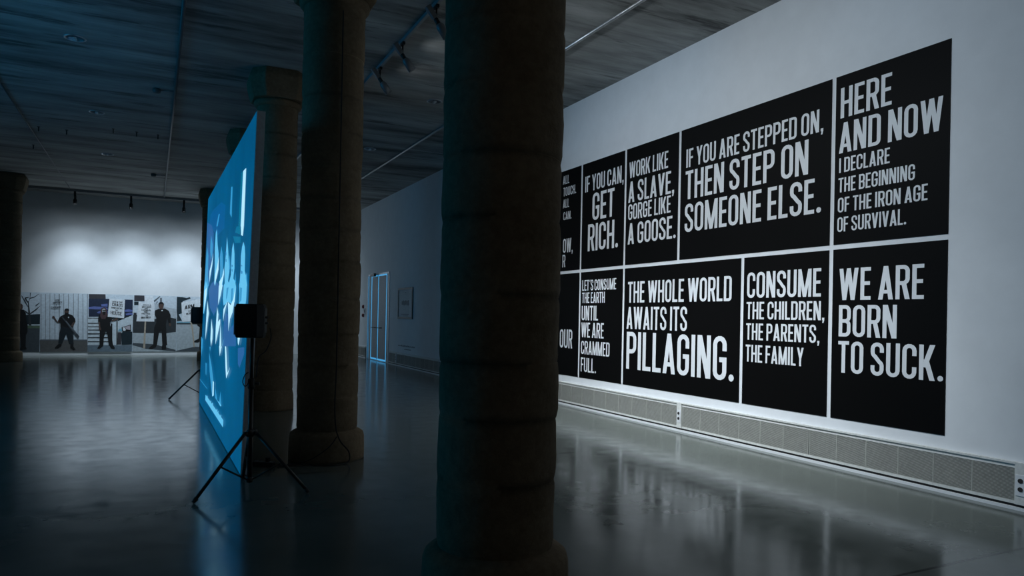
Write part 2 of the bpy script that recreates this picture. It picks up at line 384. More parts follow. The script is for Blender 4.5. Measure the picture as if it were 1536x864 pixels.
MURAL = [
  ('tree', 'backdrop', 'asphalt', [(-4.3, 0.79), (-3.17, 0.8), (-3.15, 0.08), (-4.29, 0.09)]),
  ('tree', 'backdrop', 'hedge', [(-4.31, 1.18), (-3.55, 1.16), (-3.51, 1.19), (-3.33, 1.21), (-3.17, 1.22), (-3.17, 0.92), (-4.3, 0.89)]),
  ('tree', 'backdrop', 'grass', [(-4.3, 0.87), (-3.17, 0.88), (-3.17, 0.8), (-4.3, 0.79)]),
  ('tree', 'tree_shape', 'bark', [(-3.45, 0.88), (-3.38, 0.88), (-3.41, 1.16), (-3.42, 1.28), (-3.44, 1.42), (-3.46, 1.59), (-3.48, 1.59), (-3.47, 1.4), (-3.46, 1.21)]),
  ('tree', 'tree_shape', 'bark', [(-3.43, 1.23), (-3.42, 1.2), (-3.27, 1.33), (-3.16, 1.46), (-3.17, 1.47), (-3.29, 1.36)]),
  ('tree', 'tree_shape', 'bark', [(-3.44, 1.23), (-3.45, 1.2), (-3.53, 1.27), (-3.59, 1.33), (-3.59, 1.35), (-3.51, 1.29)]),
  ('tree', 'tree_shape', 'bark', [(-3.46, 1.42), (-3.46, 1.4), (-3.55, 1.56), (-3.64, 1.75), (-3.63, 1.76), (-3.54, 1.59)]),
  ('tree', 'tree_shape', 'bark', [(-3.47, 1.54), (-3.46, 1.54), (-3.42, 1.71), (-3.41, 1.84), (-3.43, 1.84), (-3.43, 1.72)]),
  ('tree', 'tree_shape', 'bark', [(-3.43, 1.69), (-3.42, 1.67), (-3.32, 1.71), (-3.21, 1.81), (-3.21, 1.82), (-3.32, 1.73)]),
  ('tree', 'tree_shape', 'bark', [(-3.47, 1.57), (-3.48, 1.55), (-3.56, 1.68), (-3.54, 1.7)]),
  ('tree', 'tree_shape', 'bark', [(-3.55, 1.7), (-3.46, 1.72), (-3.46, 1.7), (-3.55, 1.67)]),
  ('tree', 'tree_shape', 'bark', [(-3.29, 1.48), (-3.19, 1.56), (-3.19, 1.55), (-3.28, 1.45)]),
  ('tree', 'person_figure', 'black', [(-3.81, 1.3), (-3.71, 1.36), (-3.59, 1.34), (-3.52, 1.24), (-3.5, 1.02), (-3.47, 0.9), (-3.47, 0.69), (-3.51, 0.59), (-3.51, 0.26), (-3.48, 0.19), (-3.61, 0.16), (-3.65, 0.17), (-3.62, 0.28), (-3.65, 0.64), (-3.69, 0.59), (-3.7, 0.19), (-3.8, 0.18), (-3.79, 0.68), (-3.83, 0.99)]),
  ('tree', 'person_head', 'skin', [(-3.6, 1.43), (-3.6, 1.39), (-3.61, 1.36), (-3.63, 1.34), (-3.66, 1.34), (-3.68, 1.36), (-3.69, 1.39), (-3.7, 1.43), (-3.69, 1.47), (-3.68, 1.5), (-3.66, 1.52), (-3.64, 1.52), (-3.62, 1.5), (-3.6, 1.47)]),
  ('boards', 'board_joint', 'line', [(-3.16, 1.82), (-3.15, 1.82), (-3.13, 0.46), (-3.14, 0.46)]),
  ('boards', 'board_joint', 'line', [(-3.05, 1.82), (-3.04, 1.82), (-3.02, 0.46), (-3.03, 0.46)]),
  ('boards', 'board_joint', 'line', [(-2.94, 1.83), (-2.93, 1.83), (-2.91, 0.46), (-2.92, 0.46)]),
  ('boards', 'board_joint', 'line', [(-2.82, 1.83), (-2.81, 1.83), (-2.78, 0.46), (-2.79, 0.46)]),
  ('boards', 'board_joint', 'line', [(-2.71, 1.83), (-2.69, 1.83), (-2.67, 0.46), (-2.68, 0.46)]),
  ('boards', 'board_joint', 'line', [(-2.59, 1.84), (-2.58, 1.84), (-2.56, 0.46), (-2.57, 0.46)]),
  ('boards', 'board_joint', 'line', [(-2.47, 1.84), (-2.46, 1.84), (-2.44, 0.46), (-2.45, 0.46)]),
  ('boards', 'board_joint', 'line', [(-2.34, 1.85), (-2.33, 1.85), (-2.31, 0.46), (-2.32, 0.46)]),
  ('boards', 'board_joint', 'line', [(-2.22, 1.85), (-2.21, 1.85), (-2.19, 0.46), (-2.2, 0.46)]),
  ('boards', 'board_joint', 'line', [(-2.1, 1.85), (-2.09, 1.85), (-2.06, 0.46), (-2.07, 0.46)]),
  ('boards', 'board_joint', 'line', [(-1.98, 1.86), (-1.97, 1.86), (-1.95, 0.46), (-1.96, 0.46)]),
  ('boards', 'backdrop', 'dirt', [(-3.16, 0.45), (-1.95, 0.46), (-1.94, 0.08), (-3.15, 0.08)]),
  ('boards', 'backdrop', 'line', [(-3.16, 0.47), (-1.95, 0.47), (-1.95, 0.44), (-3.16, 0.44)]),
  ('boards', 'person_figure', 'black', [(-2.58, 1.21), (-2.54, 1.23), (-2.45, 1.24), (-2.35, 1.2), (-2.28, 1.09), (-2.27, 1.0), (-2.33, 0.91), (-2.34, 0.79), (-2.65, 0.8), (-2.66, 0.97), (-2.72, 0.98), (-2.7, 1.08), (-2.66, 1.16)]),
  ('boards', 'person_arm', 'skin', [(-2.7, 1.07), (-2.73, 1.0), (-2.81, 1.15), (-2.84, 1.18), (-2.87, 1.14), (-2.86, 1.11), (-2.82, 1.1), (-2.75, 0.98), (-2.69, 0.97)]),
  ('boards', 'person_arm', 'skin', [(-2.33, 0.99), (-2.28, 1.01), (-2.31, 0.91), (-2.36, 0.86), (-2.39, 0.88)]),
  ('boards', 'trousers', 'navy', [(-2.65, 0.84), (-2.34, 0.82), (-2.31, 0.38), (-2.3, 0.34), (-2.42, 0.33), (-2.5, 0.64), (-2.6, 0.34), (-2.7, 0.35), (-2.68, 0.6)]),
  ('boards', 'shoe', 'black', [(-2.79, 0.2), (-2.77, 0.25), (-2.69, 0.34), (-2.61, 0.34), (-2.62, 0.27), (-2.7, 0.2)]),
  ('boards', 'shoe', 'black', [(-2.39, 0.34), (-2.31, 0.34), (-2.31, 0.26), (-2.25, 0.17), (-2.31, 0.15), (-2.39, 0.22)]),
  ('boards', 'person_head', 'skin', [(-2.45, 1.31), (-2.45, 1.27), (-2.47, 1.24), (-2.49, 1.22), (-2.51, 1.22), (-2.54, 1.24), (-2.55, 1.27), (-2.56, 1.31), (-2.55, 1.35), (-2.54, 1.38), (-2.52, 1.4), (-2.49, 1.4), (-2.47, 1.39), (-2.45, 1.35)]),
  ('boards', 'cap', 'black', [(-2.56, 1.32), (-2.55, 1.38), (-2.52, 1.4), (-2.47, 1.4), (-2.44, 1.36), (-2.44, 1.33), (-2.5, 1.34)]),
  ('boards', 'beard', 'black', [(-2.55, 1.27), (-2.45, 1.27), (-2.46, 1.22), (-2.5, 1.2), (-2.53, 1.22)]),
  ('boards', 'rifle', 'gun', [(-2.63, 1.13), (-2.6, 1.15), (-2.53, 1.06), (-2.36, 0.84), (-2.16, 0.56), (-2.19, 0.51), (-2.25, 0.57), (-2.42, 0.82), (-2.51, 0.96)]),
  ('boards', 'rifle', 'line', [(-2.53, 1.02), (-2.51, 1.04), (-2.23, 0.65), (-2.25, 0.63)]),
  ('boards', 'badge', 'white', [(-2.43, 1.14), (-2.44, 1.12), (-2.45, 1.11), (-2.46, 1.12), (-2.47, 1.14), (-2.46, 1.15), (-2.45, 1.16), (-2.44, 1.15)]),
  ('house', 'backdrop', 'brown', [(-1.94, 1.85), (-1.5, 1.86), (-1.49, 1.71), (-1.93, 1.7)]),
  ('house', 'backdrop', 'night', [(-1.94, 1.71), (-1.39, 1.72), (-1.38, 1.16), (-1.93, 1.15)]),
  ('house', 'backdrop', 'night', [(-0.99, 1.71), (-0.76, 1.71), (-0.75, 1.17), (-0.98, 1.17)]),
  ('house', 'cloud_shape', 'violet', [(-1.94, 1.45), (-1.8, 1.48), (-1.57, 1.47), (-1.44, 1.44), (-1.43, 1.39), (-1.76, 1.39), (-1.94, 1.4)]),
  ('house', 'cloud_shape', 'violet', [(-1.61, 1.55), (-1.44, 1.57), (-1.44, 1.48), (-1.6, 1.49)]),
  ('house', 'cloud_shape', 'violet', [(-1.72, 1.3), (-1.61, 1.36), (-1.43, 1.35), (-1.43, 1.26), (-1.69, 1.27)]),
  ('house', 'cloud_shape', 'violet', [(-0.97, 1.39), (-0.87, 1.41), (-0.75, 1.39), (-0.75, 1.34), (-0.97, 1.33)]),
  ('house', 'cloud_shape', 'violet', [(-0.95, 1.27), (-0.84, 1.31), (-0.75, 1.3), (-0.75, 1.23), (-0.93, 1.23)]),
  ('house', 'wall_shape', 'pale', [(-1.95, 1.16), (-1.32, 1.17), (-1.31, 0.29), (-1.94, 0.29)]),
  ('house', 'board_joint', 'black', [(-1.95, 1.13), (-1.32, 1.14), (-1.32, 1.12), (-1.95, 1.11)]),
  ('house', 'board_joint', 'black', [(-1.95, 0.98), (-1.32, 0.98), (-1.32, 0.96), (-1.95, 0.95)]),
  ('house', 'board_joint', 'black', [(-1.95, 0.87), (-1.32, 0.88), (-1.32, 0.85), (-1.95, 0.85)]),
  ('house', 'board_joint', 'black', [(-1.94, 0.77), (-1.32, 0.78), (-1.32, 0.75), (-1.94, 0.75)]),
  ('house', 'board_joint', 'black', [(-1.94, 0.66), (-1.31, 0.66), (-1.31, 0.64), (-1.94, 0.63)]),
  ('house', 'board_joint', 'black', [(-1.94, 0.54), (-1.31, 0.55), (-1.31, 0.52), (-1.94, 0.52)]),
  ('house', 'board_joint', 'black', [(-1.94, 0.42), (-1.31, 0.42), (-1.31, 0.4), (-1.94, 0.4)]),
  ('house', 'wall_shape', 'pale', [(-1.32, 1.0), (-1.15, 1.05), (-0.75, 1.23), (-0.73, 0.29), (-1.31, 0.29)]),
  ('house', 'roof_edge', 'black', [(-1.15, 1.04), (-1.16, 1.07), (-0.8, 1.25), (-0.78, 1.23)]),
  ('house', 'roof_edge', 'black', [(-1.34, 0.96), (-1.3, 0.96), (-1.29, 0.32), (-1.33, 0.32)]),
  ('house', 'roof_edge', 'black', [(-1.19, 1.05), (-1.16, 1.05), (-1.15, 0.3), (-1.18, 0.3)]),
  ('house', 'post', 'brown', [(-1.15, 0.7), (-1.06, 0.7), (-1.05, 0.32), (-1.15, 0.32)]),
  ('house', 'dumpster', 'teal', [(-1.06, 0.67), (-0.99, 0.73), (-0.74, 0.72), (-0.74, 0.32), (-1.04, 0.31)]),
  ('house', 'tarpaulin', 'cyan', [(-1.15, 0.73), (-1.12, 0.79), (-1.05, 0.82), (-1.03, 0.73)]),
  ('house', 'tarpaulin', 'black', [(-1.05, 0.85), (-0.8, 0.94), (-0.79, 0.73), (-1.03, 0.72)]),
  ('house', 'tarpaulin', 'pink', [(-0.97, 0.87), (-0.82, 0.91), (-0.81, 0.77), (-0.92, 0.79)]),
  ('house', 'tarpaulin', 'white', [(-1.02, 0.84), (-0.98, 0.86), (-0.93, 0.78), (-0.95, 0.74), (-1.01, 0.75)]),
  ('house', 'backdrop', 'paving', [(-1.95, 0.3), (-0.74, 0.3), (-0.74, 0.07), (-1.94, 0.08)]),
  ('house', 'person_figure', 'black', [(-1.66, 1.22), (-1.57, 1.26), (-1.48, 1.25), (-1.37, 1.19), (-1.29, 1.11), (-1.33, 1.04), (-1.37, 1.0), (-1.33, 0.8), (-1.28, 0.35), (-1.26, 0.29), (-1.38, 0.28), (-1.42, 0.6), (-1.47, 0.74), (-1.52, 0.55), (-1.53, 0.3), (-1.63, 0.3), (-1.63, 0.7), (-1.63, 1.0), (-1.68, 1.02), (-1.68, 1.12)]),
  ('house', 'person_arm', 'skin', [(-1.67, 1.02), (-1.63, 1.0), (-1.62, 0.85), (-1.59, 0.8), (-1.61, 0.75), (-1.65, 0.77)]),
  ('house', 'person_arm', 'skin', [(-1.33, 1.05), (-1.21, 1.13), (-1.15, 1.14), (-1.16, 1.08), (-1.3, 1.02)]),
  ('house', 'shoe', 'black', [(-1.69, 0.2), (-1.63, 0.32), (-1.53, 0.32), (-1.54, 0.27), (-1.62, 0.19)]),
  ('house', 'shoe', 'black', [(-1.37, 0.3), (-1.27, 0.31), (-1.22, 0.22), (-1.23, 0.18), (-1.32, 0.2)]),
  ('house', 'hair', 'hair', [(-1.62, 1.34), (-1.6, 1.43), (-1.53, 1.46), (-1.47, 1.43), (-1.44, 1.3), (-1.45, 1.2), (-1.49, 1.1), (-1.59, 1.1), (-1.63, 1.19)]),
  ('house', 'face', 'face', [(-1.49, 1.35), (-1.49, 1.32), (-1.5, 1.29), (-1.52, 1.28), (-1.54, 1.28), (-1.56, 1.29), (-1.58, 1.32), (-1.58, 1.35), (-1.58, 1.38), (-1.56, 1.41), (-1.55, 1.42), (-1.52, 1.42), (-1.5, 1.41), (-1.49, 1.38)]),
  ('house', 'beard', 'black', [(-1.57, 1.31), (-1.53, 1.33), (-1.49, 1.32), (-1.5, 1.23), (-1.54, 1.22)]),
  ('house', 'face', 'black', [(-1.57, 1.37), (-1.49, 1.38), (-1.49, 1.35), (-1.57, 1.35)]),
  ('house', 'placard', 'white', [(-1.39, 1.73), (-0.97, 1.7), (-0.99, 1.13), (-1.43, 1.17)]),
  ('fence', 'backdrop', 'brown', [(-0.72, 1.85), (-0.44, 1.85), (-0.43, 1.67), (-0.72, 1.66)]),
  ('fence', 'backdrop', 'teal', [(-0.72, 1.65), (-0.6, 1.65), (-0.6, 1.55), (-0.72, 1.54)]),
  ('fence', 'backdrop', 'brown', [(-0.73, 1.31), (-0.65, 1.31), (-0.65, 1.25), (-0.73, 1.25)]),
  ('fence', 'backdrop', 'cloudgrey', [(-0.16, 1.63), (0.07, 1.54), (0.26, 1.48), (0.47, 1.45), (0.48, 1.15), (-0.15, 1.14)]),
  ('fence', 'gable_shape', 'line', [(-0.2, 1.68), (-0.16, 1.65), (0.01, 1.83), (-0.01, 1.85)]),
  ('fence', 'gable_shape', 'line', [(-0.11, 1.62), (-0.09, 1.6), (-0.06, 1.67), (-0.08, 1.68)]),
  ('fence', 'gable_shape', 'line', [(0.0, 1.79), (0.05, 1.79), (0.06, 1.63), (0.0, 1.63)]),
  ('fence', 'fence_shape', 'charcoal', [(-0.74, 1.25), (-0.65, 1.25), (-0.15, 1.12), (0.26, 1.18), (0.47, 1.14), (0.47, 0.72), (0.18, 0.68), (-0.74, 0.68)]),
  ('fence', 'backdrop', 'paving2', [(-0.74, 0.68), (0.18, 0.67), (0.47, 0.72), (0.48, 0.07), (-0.73, 0.07)]),
  ('fence', 'backdrop', 'asphalt', [(-0.74, 0.37), (-0.14, 0.33), (0.47, 0.15), (0.48, 0.07), (-0.36, 0.18), (-0.74, 0.3)]),
  ('fence', 'placard', 'white', [(-0.59, 1.67), (-0.15, 1.54), (-0.15, 1.04), (-0.65, 1.04)]),
  ('fence', 'placard', 'white', [(-0.44, 1.84), (-0.2, 1.85), (-0.15, 1.54), (-0.43, 1.55)]),
  ('fence', 'placard_stick', 'stick', [(-0.42, 1.04), (-0.38, 1.04), (-0.39, 0.2), (-0.45, 0.2)]),
  ('fence', 'person_figure', 'black', [(-0.14, 1.39), (-0.04, 1.44), (0.14, 1.46), (0.25, 1.39), (0.31, 1.25), (0.31, 1.0), (0.26, 0.98), (0.21, 1.16), (0.18, 0.94), (0.22, 0.35), (0.23, 0.3), (0.09, 0.3), (0.06, 0.76), (-0.01, 0.71), (-0.06, 0.32), (-0.17, 0.32), (-0.15, 0.86), (-0.09, 1.02), (-0.1, 1.17), (-0.14, 1.25)]),
  ('fence', 'person_arm', 'skin', [(0.27, 1.0), (0.31, 1.0), (0.33, 0.93), (0.3, 0.89), (0.27, 0.93)]),
  ('fence', 'shoe', 'black', [(-0.29, 0.18), (-0.27, 0.23), (-0.16, 0.33), (-0.06, 0.33), (-0.09, 0.24), (-0.2, 0.18)]),
  ('fence', 'shoe', 'black', [(0.09, 0.31), (0.2, 0.31), (0.2, 0.17), (0.08, 0.16), (0.07, 0.23)]),
  ('fence', 'person_head', 'skin', [(0.1, 1.55), (0.1, 1.5), (0.08, 1.46), (0.05, 1.44), (0.02, 1.44), (-0.01, 1.46), (-0.03, 1.5), (-0.04, 1.54), (-0.03, 1.59), (-0.01, 1.63), (0.02, 1.65), (0.05, 1.65), (0.07, 1.63), (0.09, 1.59)]),
  ('fence', 'hair', 'black', [(-0.04, 1.54), (-0.04, 1.62), (-0.0, 1.66), (0.07, 1.66), (0.11, 1.61), (0.11, 1.53), (0.08, 1.6), (-0.01, 1.59)]),
  ('fence', 'badge', 'white', [(0.09, 1.39), (0.08, 1.38), (0.07, 1.37), (0.05, 1.37), (0.04, 1.39), (0.05, 1.41), (0.07, 1.41), (0.08, 1.41)]),
  ('arm', 'backdrop', 'hedge', [(0.48, 1.84), (0.65, 1.83), (0.76, 1.81), (0.86, 1.84), (0.88, 1.79), (0.65, 1.7), (0.63, 1.52), (0.63, 1.31), (0.54, 1.28), (0.64, 1.08), (0.51, 1.06), (0.48, 1.39)]),
  ('arm', 'backdrop', 'bark', [(0.49, 1.18), (0.54, 1.18), (0.54, 1.07), (0.49, 1.06)]),
  ('arm', 'backdrop', 'cyan', [(0.49, 1.05), (0.87, 1.05), (0.87, 1.0), (0.49, 0.99)]),
  ('arm', 'backdrop', 'charcoal', [(0.48, 1.0), (1.72, 1.02), (1.72, 0.97), (0.49, 0.96)]),
  ('arm', 'backdrop', 'paving2', [(0.48, 0.96), (1.72, 0.97), (1.73, 0.06), (0.5, 0.07)]),
  ('arm', 'backdrop', 'asphalt', [(0.49, 0.12), (1.03, 0.25), (1.73, 0.2), (1.73, 0.06), (0.49, 0.07)]),
  ('arm', 'placard', 'white', [(0.61, 1.66), (1.17, 1.79), (1.22, 1.09), (0.65, 1.04)]),
  ('arm', 'placard_stick', 'stick', [(0.88, 1.06), (0.93, 1.06), (0.98, 0.72), (1.03, 0.24), (0.99, 0.23), (0.94, 0.72)]),
  ('arm', 'person_figure', 'black', [(1.13, 1.35), (1.25, 1.43), (1.44, 1.43), (1.54, 1.3), (1.53, 0.93), (1.51, 0.36), (1.47, 0.25), (1.38, 0.25), (1.33, 0.72), (1.27, 0.72), (1.22, 0.46), (1.12, 0.38), (1.0, 0.39), (1.01, 0.44), (1.14, 0.51), (1.16, 0.88), (1.09, 0.93), (1.07, 1.03)]),
  ('arm', 'person_head', 'skin', [(1.4, 1.55), (1.4, 1.5), (1.38, 1.46), (1.35, 1.44), (1.32, 1.44), (1.29, 1.46), (1.27, 1.5), (1.26, 1.55), (1.26, 1.59), (1.28, 1.63), (1.31, 1.66), (1.34, 1.66), (1.37, 1.64), (1.39, 1.6)]),
]
MURAL_TEXT = [
  ('boards', 'GIVE', (-2.8, 1.6), (-2.67, 1.62), 0.06),
  ('boards', 'VIOLENCE', (-2.86, 1.53), (-2.62, 1.56), 0.05),
  ('boards', 'A', (-2.78, 1.48), (-2.75, 1.48), 0.04),
  ('boards', 'CHANCE', (-2.9, 1.39), (-2.65, 1.41), 0.06),
  ('house', 'OPEN THE', (-1.31, 1.61), (-1.03, 1.59), 0.05),
  ('house', 'CHAOS', (-1.32, 1.51), (-1.03, 1.48), 0.09),
  ('house', 'INSIDE', (-1.33, 1.43), (-1.03, 1.4), 0.05),
  ('house', 'MY', (-1.22, 1.36), (-1.15, 1.35), 0.04),
  ('house', 'HOUSE', (-1.35, 1.25), (-1.05, 1.21), 0.11),
  ('fence', 'THIS IS A', (-0.48, 1.55), (-0.25, 1.54), 0.03),
  ('fence', 'METHOD', (-0.5, 1.48), (-0.25, 1.48), 0.04),
  ('fence', 'OF', (-0.42, 1.44), (-0.32, 1.44), 0.03),
  ('fence', 'CHEMICAL', (-0.51, 1.38), (-0.24, 1.38), 0.04),
  ('fence', 'AND', (-0.45, 1.33), (-0.33, 1.33), 0.03),
  ('fence', 'POLITICAL', (-0.51, 1.27), (-0.26, 1.27), 0.04),
  ('fence', 'THE', (-0.42, 1.21), (-0.32, 1.21), 0.03),
  ('fence', 'INCLINED', (-0.52, 1.14), (-0.26, 1.15), 0.05),
  ('arm', 'ARM', (0.71, 1.44), (0.99, 1.51), 0.12),
  ('arm', 'YOUR', (0.81, 1.36), (0.94, 1.4), 0.04),
  ('arm', 'KIDS', (0.76, 1.27), (0.99, 1.32), 0.06),
]
PICTURE = [
  ('deep', [(4.25, 2.81), (3.07, 2.75), (2.49, 2.64), (2.53, 2.37), (3.46, 2.37), (4.89, 2.65), (4.85, 2.8)]),
  ('violet', [(5.44, 2.76), (4.5, 2.62), (4.05, 2.46), (3.94, 2.26), (4.14, 1.89), (4.59, 1.71), (4.99, 1.93)]),
  ('violet', [(4.49, 1.69), (4.11, 1.77), (3.45, 1.8), (2.91, 1.72), (2.66, 1.6), (2.79, 1.48), (3.41, 1.34), (4.16, 1.45)]),
  ('violet', [(1.89, 1.38), (1.51, 1.36), (1.44, 1.2), (0.84, 1.31), (0.74, 1.07), (2.03, 1.01), (2.06, 1.24)]),
  ('violet', [(0.56, 1.06), (0.1, 1.09), (0.08, 1.03), (0.38, 0.89), (0.51, 0.92)]),
  ('teal', [(1.18, 2.25), (0.8, 2.22), (0.83, 2.14), (1.28, 2.2)]),
  ('teal', [(1.47, 2.18), (0.76, 2.11), (0.74, 2.05), (1.24, 2.09)]),
  ('teal', [(0.96, 2.75), (0.73, 2.74), (0.75, 2.21), (0.99, 2.24)]),
  ('mid', [(1.89, 2.76), (1.74, 2.74), (1.69, 2.4), (1.91, 2.47)]),
  ('mid', [(3.36, 2.64), (3.2, 2.62), (3.43, 2.49), (3.64, 2.51)]),
  ('white', [(0.78, 2.74), (0.55, 2.73), (0.52, 2.19), (0.78, 2.21)]),
  ('white', [(0.76, 2.21), (0.52, 2.19), (0.57, 2.1), (0.71, 2.12)]),
  ('light', [(0.49, 2.04), (0.37, 1.98), (0.32, 1.91), (0.29, 1.76), (0.2, 1.72), (0.06, 1.62), (0.66, 1.64), (0.61, 1.78), (0.64, 1.92), (0.58, 2.0)]),
  ('light', [(1.37, 2.11), (1.22, 1.98), (1.16, 1.83), (1.2, 1.77), (1.25, 1.66), (1.7, 1.67), (1.47, 1.78), (1.5, 1.92), (1.48, 2.05)]),
  ('light', [(2.08, 2.23), (1.88, 2.06), (1.77, 1.94), (1.65, 1.83), (1.81, 1.67), (2.09, 1.68), (2.21, 1.89), (2.13, 2.03)]),
  ('light', [(3.51, 2.46), (3.3, 2.25), (3.08, 2.11), (3.04, 1.93), (3.19, 1.85), (3.38, 1.72), (3.53, 1.76), (3.58, 2.0), (3.69, 2.24), (3.65, 2.42)]),
  ('mid', [(2.74, 2.18), (2.52, 2.07), (2.39, 1.9), (2.27, 1.81), (2.33, 1.69), (2.73, 1.7), (2.75, 1.92), (2.87, 2.06)]),
  ('mid', [(4.41, 2.46), (4.08, 2.31), (4.06, 2.18), (4.26, 2.11), (4.47, 2.25), (4.48, 2.38)]),
  ('white', [(3.92, 2.18), (3.98, 2.02), (4.25, 1.88), (4.38, 1.79), (4.42, 1.96), (4.12, 2.06)]),
  ('mid', [(5.12, 2.36), (4.78, 2.2), (4.72, 1.92), (4.42, 1.75), (5.32, 1.78), (5.23, 2.09), (5.19, 2.25)]),
  ('white', [(3.01, 2.07), (2.98, 1.91), (3.17, 1.82), (3.45, 1.73), (3.45, 1.86), (3.16, 1.97)]),
  ('mid', [(1.67, 2.0), (1.53, 1.85), (1.66, 1.83), (1.73, 1.94)]),
  ('mid', [(0.11, 1.74), (0.04, 1.62), (0.16, 1.62), (0.17, 1.72)]),
  ('mid', [(1.02, 1.79), (0.95, 1.69), (1.05, 1.65), (1.06, 1.73)]),
  ('shade', [(0.57, 1.83), (0.46, 1.82), (0.47, 1.81), (0.57, 1.82)]),
  ('shade', [(0.55, 1.78), (0.41, 1.76), (0.43, 1.74), (0.54, 1.75)]),
  ('shade', [(1.41, 1.88), (1.28, 1.87), (1.3, 1.85), (1.4, 1.86)]),
  ('shade', [(1.39, 1.83), (1.29, 1.83), (1.28, 1.8), (1.36, 1.81)]),
  ('shade', [(2.15, 2.07), (2.02, 2.05), (2.01, 2.02), (2.11, 2.02)]),
  ('shade', [(2.07, 1.98), (1.96, 1.97), (1.96, 1.94), (2.06, 1.95)]),
  ('white', [(2.76, 1.75), (2.39, 1.8), (2.22, 1.89), (2.2, 1.81), (2.42, 1.69), (2.69, 1.69)]),
  ('light', [(5.29, 1.77), (4.98, 1.84), (4.56, 1.75), (4.65, 1.63), (5.09, 1.35), (5.25, 1.37)]),
  ('white', [(5.17, 1.7), (4.78, 1.74), (4.71, 1.63), (5.07, 1.39)]),
  ('white', [(4.53, 1.55), (4.14, 1.37), (4.4, 1.12), (4.57, 0.98), (4.58, 1.19), (4.55, 1.37)]),
  ('white', [(3.66, 1.3), (3.36, 1.15), (3.35, 1.04), (3.51, 0.94), (3.65, 1.03)]),
  ('white', [(2.86, 1.45), (2.65, 1.36), (2.66, 1.27), (2.39, 1.31), (2.36, 1.26), (2.87, 0.99), (2.92, 1.19)]),
  ('white', [(2.76, 1.7), (2.51, 1.74), (2.28, 1.69), (2.47, 1.58), (2.74, 1.47)]),
  ('light', [(2.12, 1.69), (1.83, 1.75), (1.52, 1.69), (1.21, 1.74), (0.96, 1.69), (0.86, 1.63), (0.91, 1.49), (1.15, 1.47), (1.57, 1.5), (2.04, 1.46), (2.16, 1.54)]),
  ('mid', [(1.79, 1.65), (1.57, 1.65), (1.67, 1.55), (1.8, 1.52)]),
  ('mid', [(1.29, 1.63), (1.1, 1.63), (1.11, 1.51), (1.29, 1.48)]),
  ('white', [(0.9, 1.63), (0.92, 1.51), (1.06, 1.39), (1.28, 1.32), (1.37, 1.19), (1.48, 1.37), (1.57, 1.5), (1.28, 1.46), (1.05, 1.52)]),
  ('white', [(1.61, 1.51), (1.89, 1.38), (2.0, 1.28), (2.03, 1.42)]),
  ('light', [(0.6, 1.65), (0.43, 1.71), (0.15, 1.71), (0.01, 1.63), (-0.02, 1.5), (0.04, 1.46), (0.55, 1.45), (0.54, 1.56)]),
  ('mid', [(0.51, 1.62), (0.35, 1.61), (0.36, 1.5), (0.51, 1.48)]),
  ('white', [(2.27, 1.26), (2.07, 1.01), (2.29, 1.0), (2.3, 1.13)]),
  ('white', [(0.52, 1.17), (0.31, 1.18), (0.41, 1.09), (0.48, 1.11)]),
  ('light', [(1.99, 1.01), (1.73, 1.12), (1.89, 1.04)]),
  ('mid', [(5.36, 1.01), (4.99, 0.98), (5.0, 0.87), (5.29, 0.86)]),
  ('white', [(1.65, 1.03), (1.51, 1.03), (1.25, 0.77), (1.36, 0.71), (1.49, 0.82)]),
  ('white', [(1.05, 0.85), (1.1, 0.82), (1.35, 0.71), (1.3, 0.76)]),
  ('white', [(2.32, 1.0), (1.99, 1.01), (2.18, 0.89)]),
  ('mid', [(3.68, 0.93), (3.46, 0.94), (3.56, 0.87)]),
  ('mid', [(3.69, 0.86), (3.16, 0.7), (2.83, 0.55), (2.69, 0.39), (2.92, 0.36), (3.12, 0.44), (3.46, 0.62)]),
  ('white', [(2.92, 0.55), (2.77, 0.55), (2.71, 0.4), (2.89, 0.36)]),
  ('mid', [(2.51, 0.5), (2.23, 0.4), (2.01, 0.38), (1.88, 0.53), (1.73, 0.39), (2.0, 0.38), (2.5, 0.39)]),
  ('light', [(2.18, 0.39), (1.98, 0.4), (1.69, 0.39), (1.84, 0.37)]),
  ('mid', [(5.29, 0.86), (4.93, 0.88), (5.04, 0.72)]),
  ('mid', [(4.2, 0.69), (4.01, 0.69), (3.97, 0.53), (4.1, 0.54)]),
  ('mid', [(5.26, 0.37), (5.11, 0.38), (3.7, 0.38), (3.75, 0.37)]),
]


# ------------------------------------------------------------------ room shell
XL, YB = -9.2, -4.5
def shell(name, lo, hi, mat):
    return struct(link(name, boxes((lo, hi)), mat))
shell('floor', (XL, YB, -0.15), (XW, YF, 0.0), 'floor')
shell('ceiling', (XL, YB, H), (XW, YF, H + 0.15), 'ceiling')
shell('wall_right', (XW, YB - .15, -0.15), (XW + 0.15, YF + .15, H + .15), 'wall')
shell('wall_far', (XL - .15, YF, -0.15), (XW, YF + 0.15, H + .15), 'wall')
shell('wall_left', (XL - 0.15, YB - .15, -0.15), (XL, YF, H + .15), 'wall')
shell('wall_near', (XL, YB - 0.15, -0.15), (XW, YB, H + .15), 'wall')

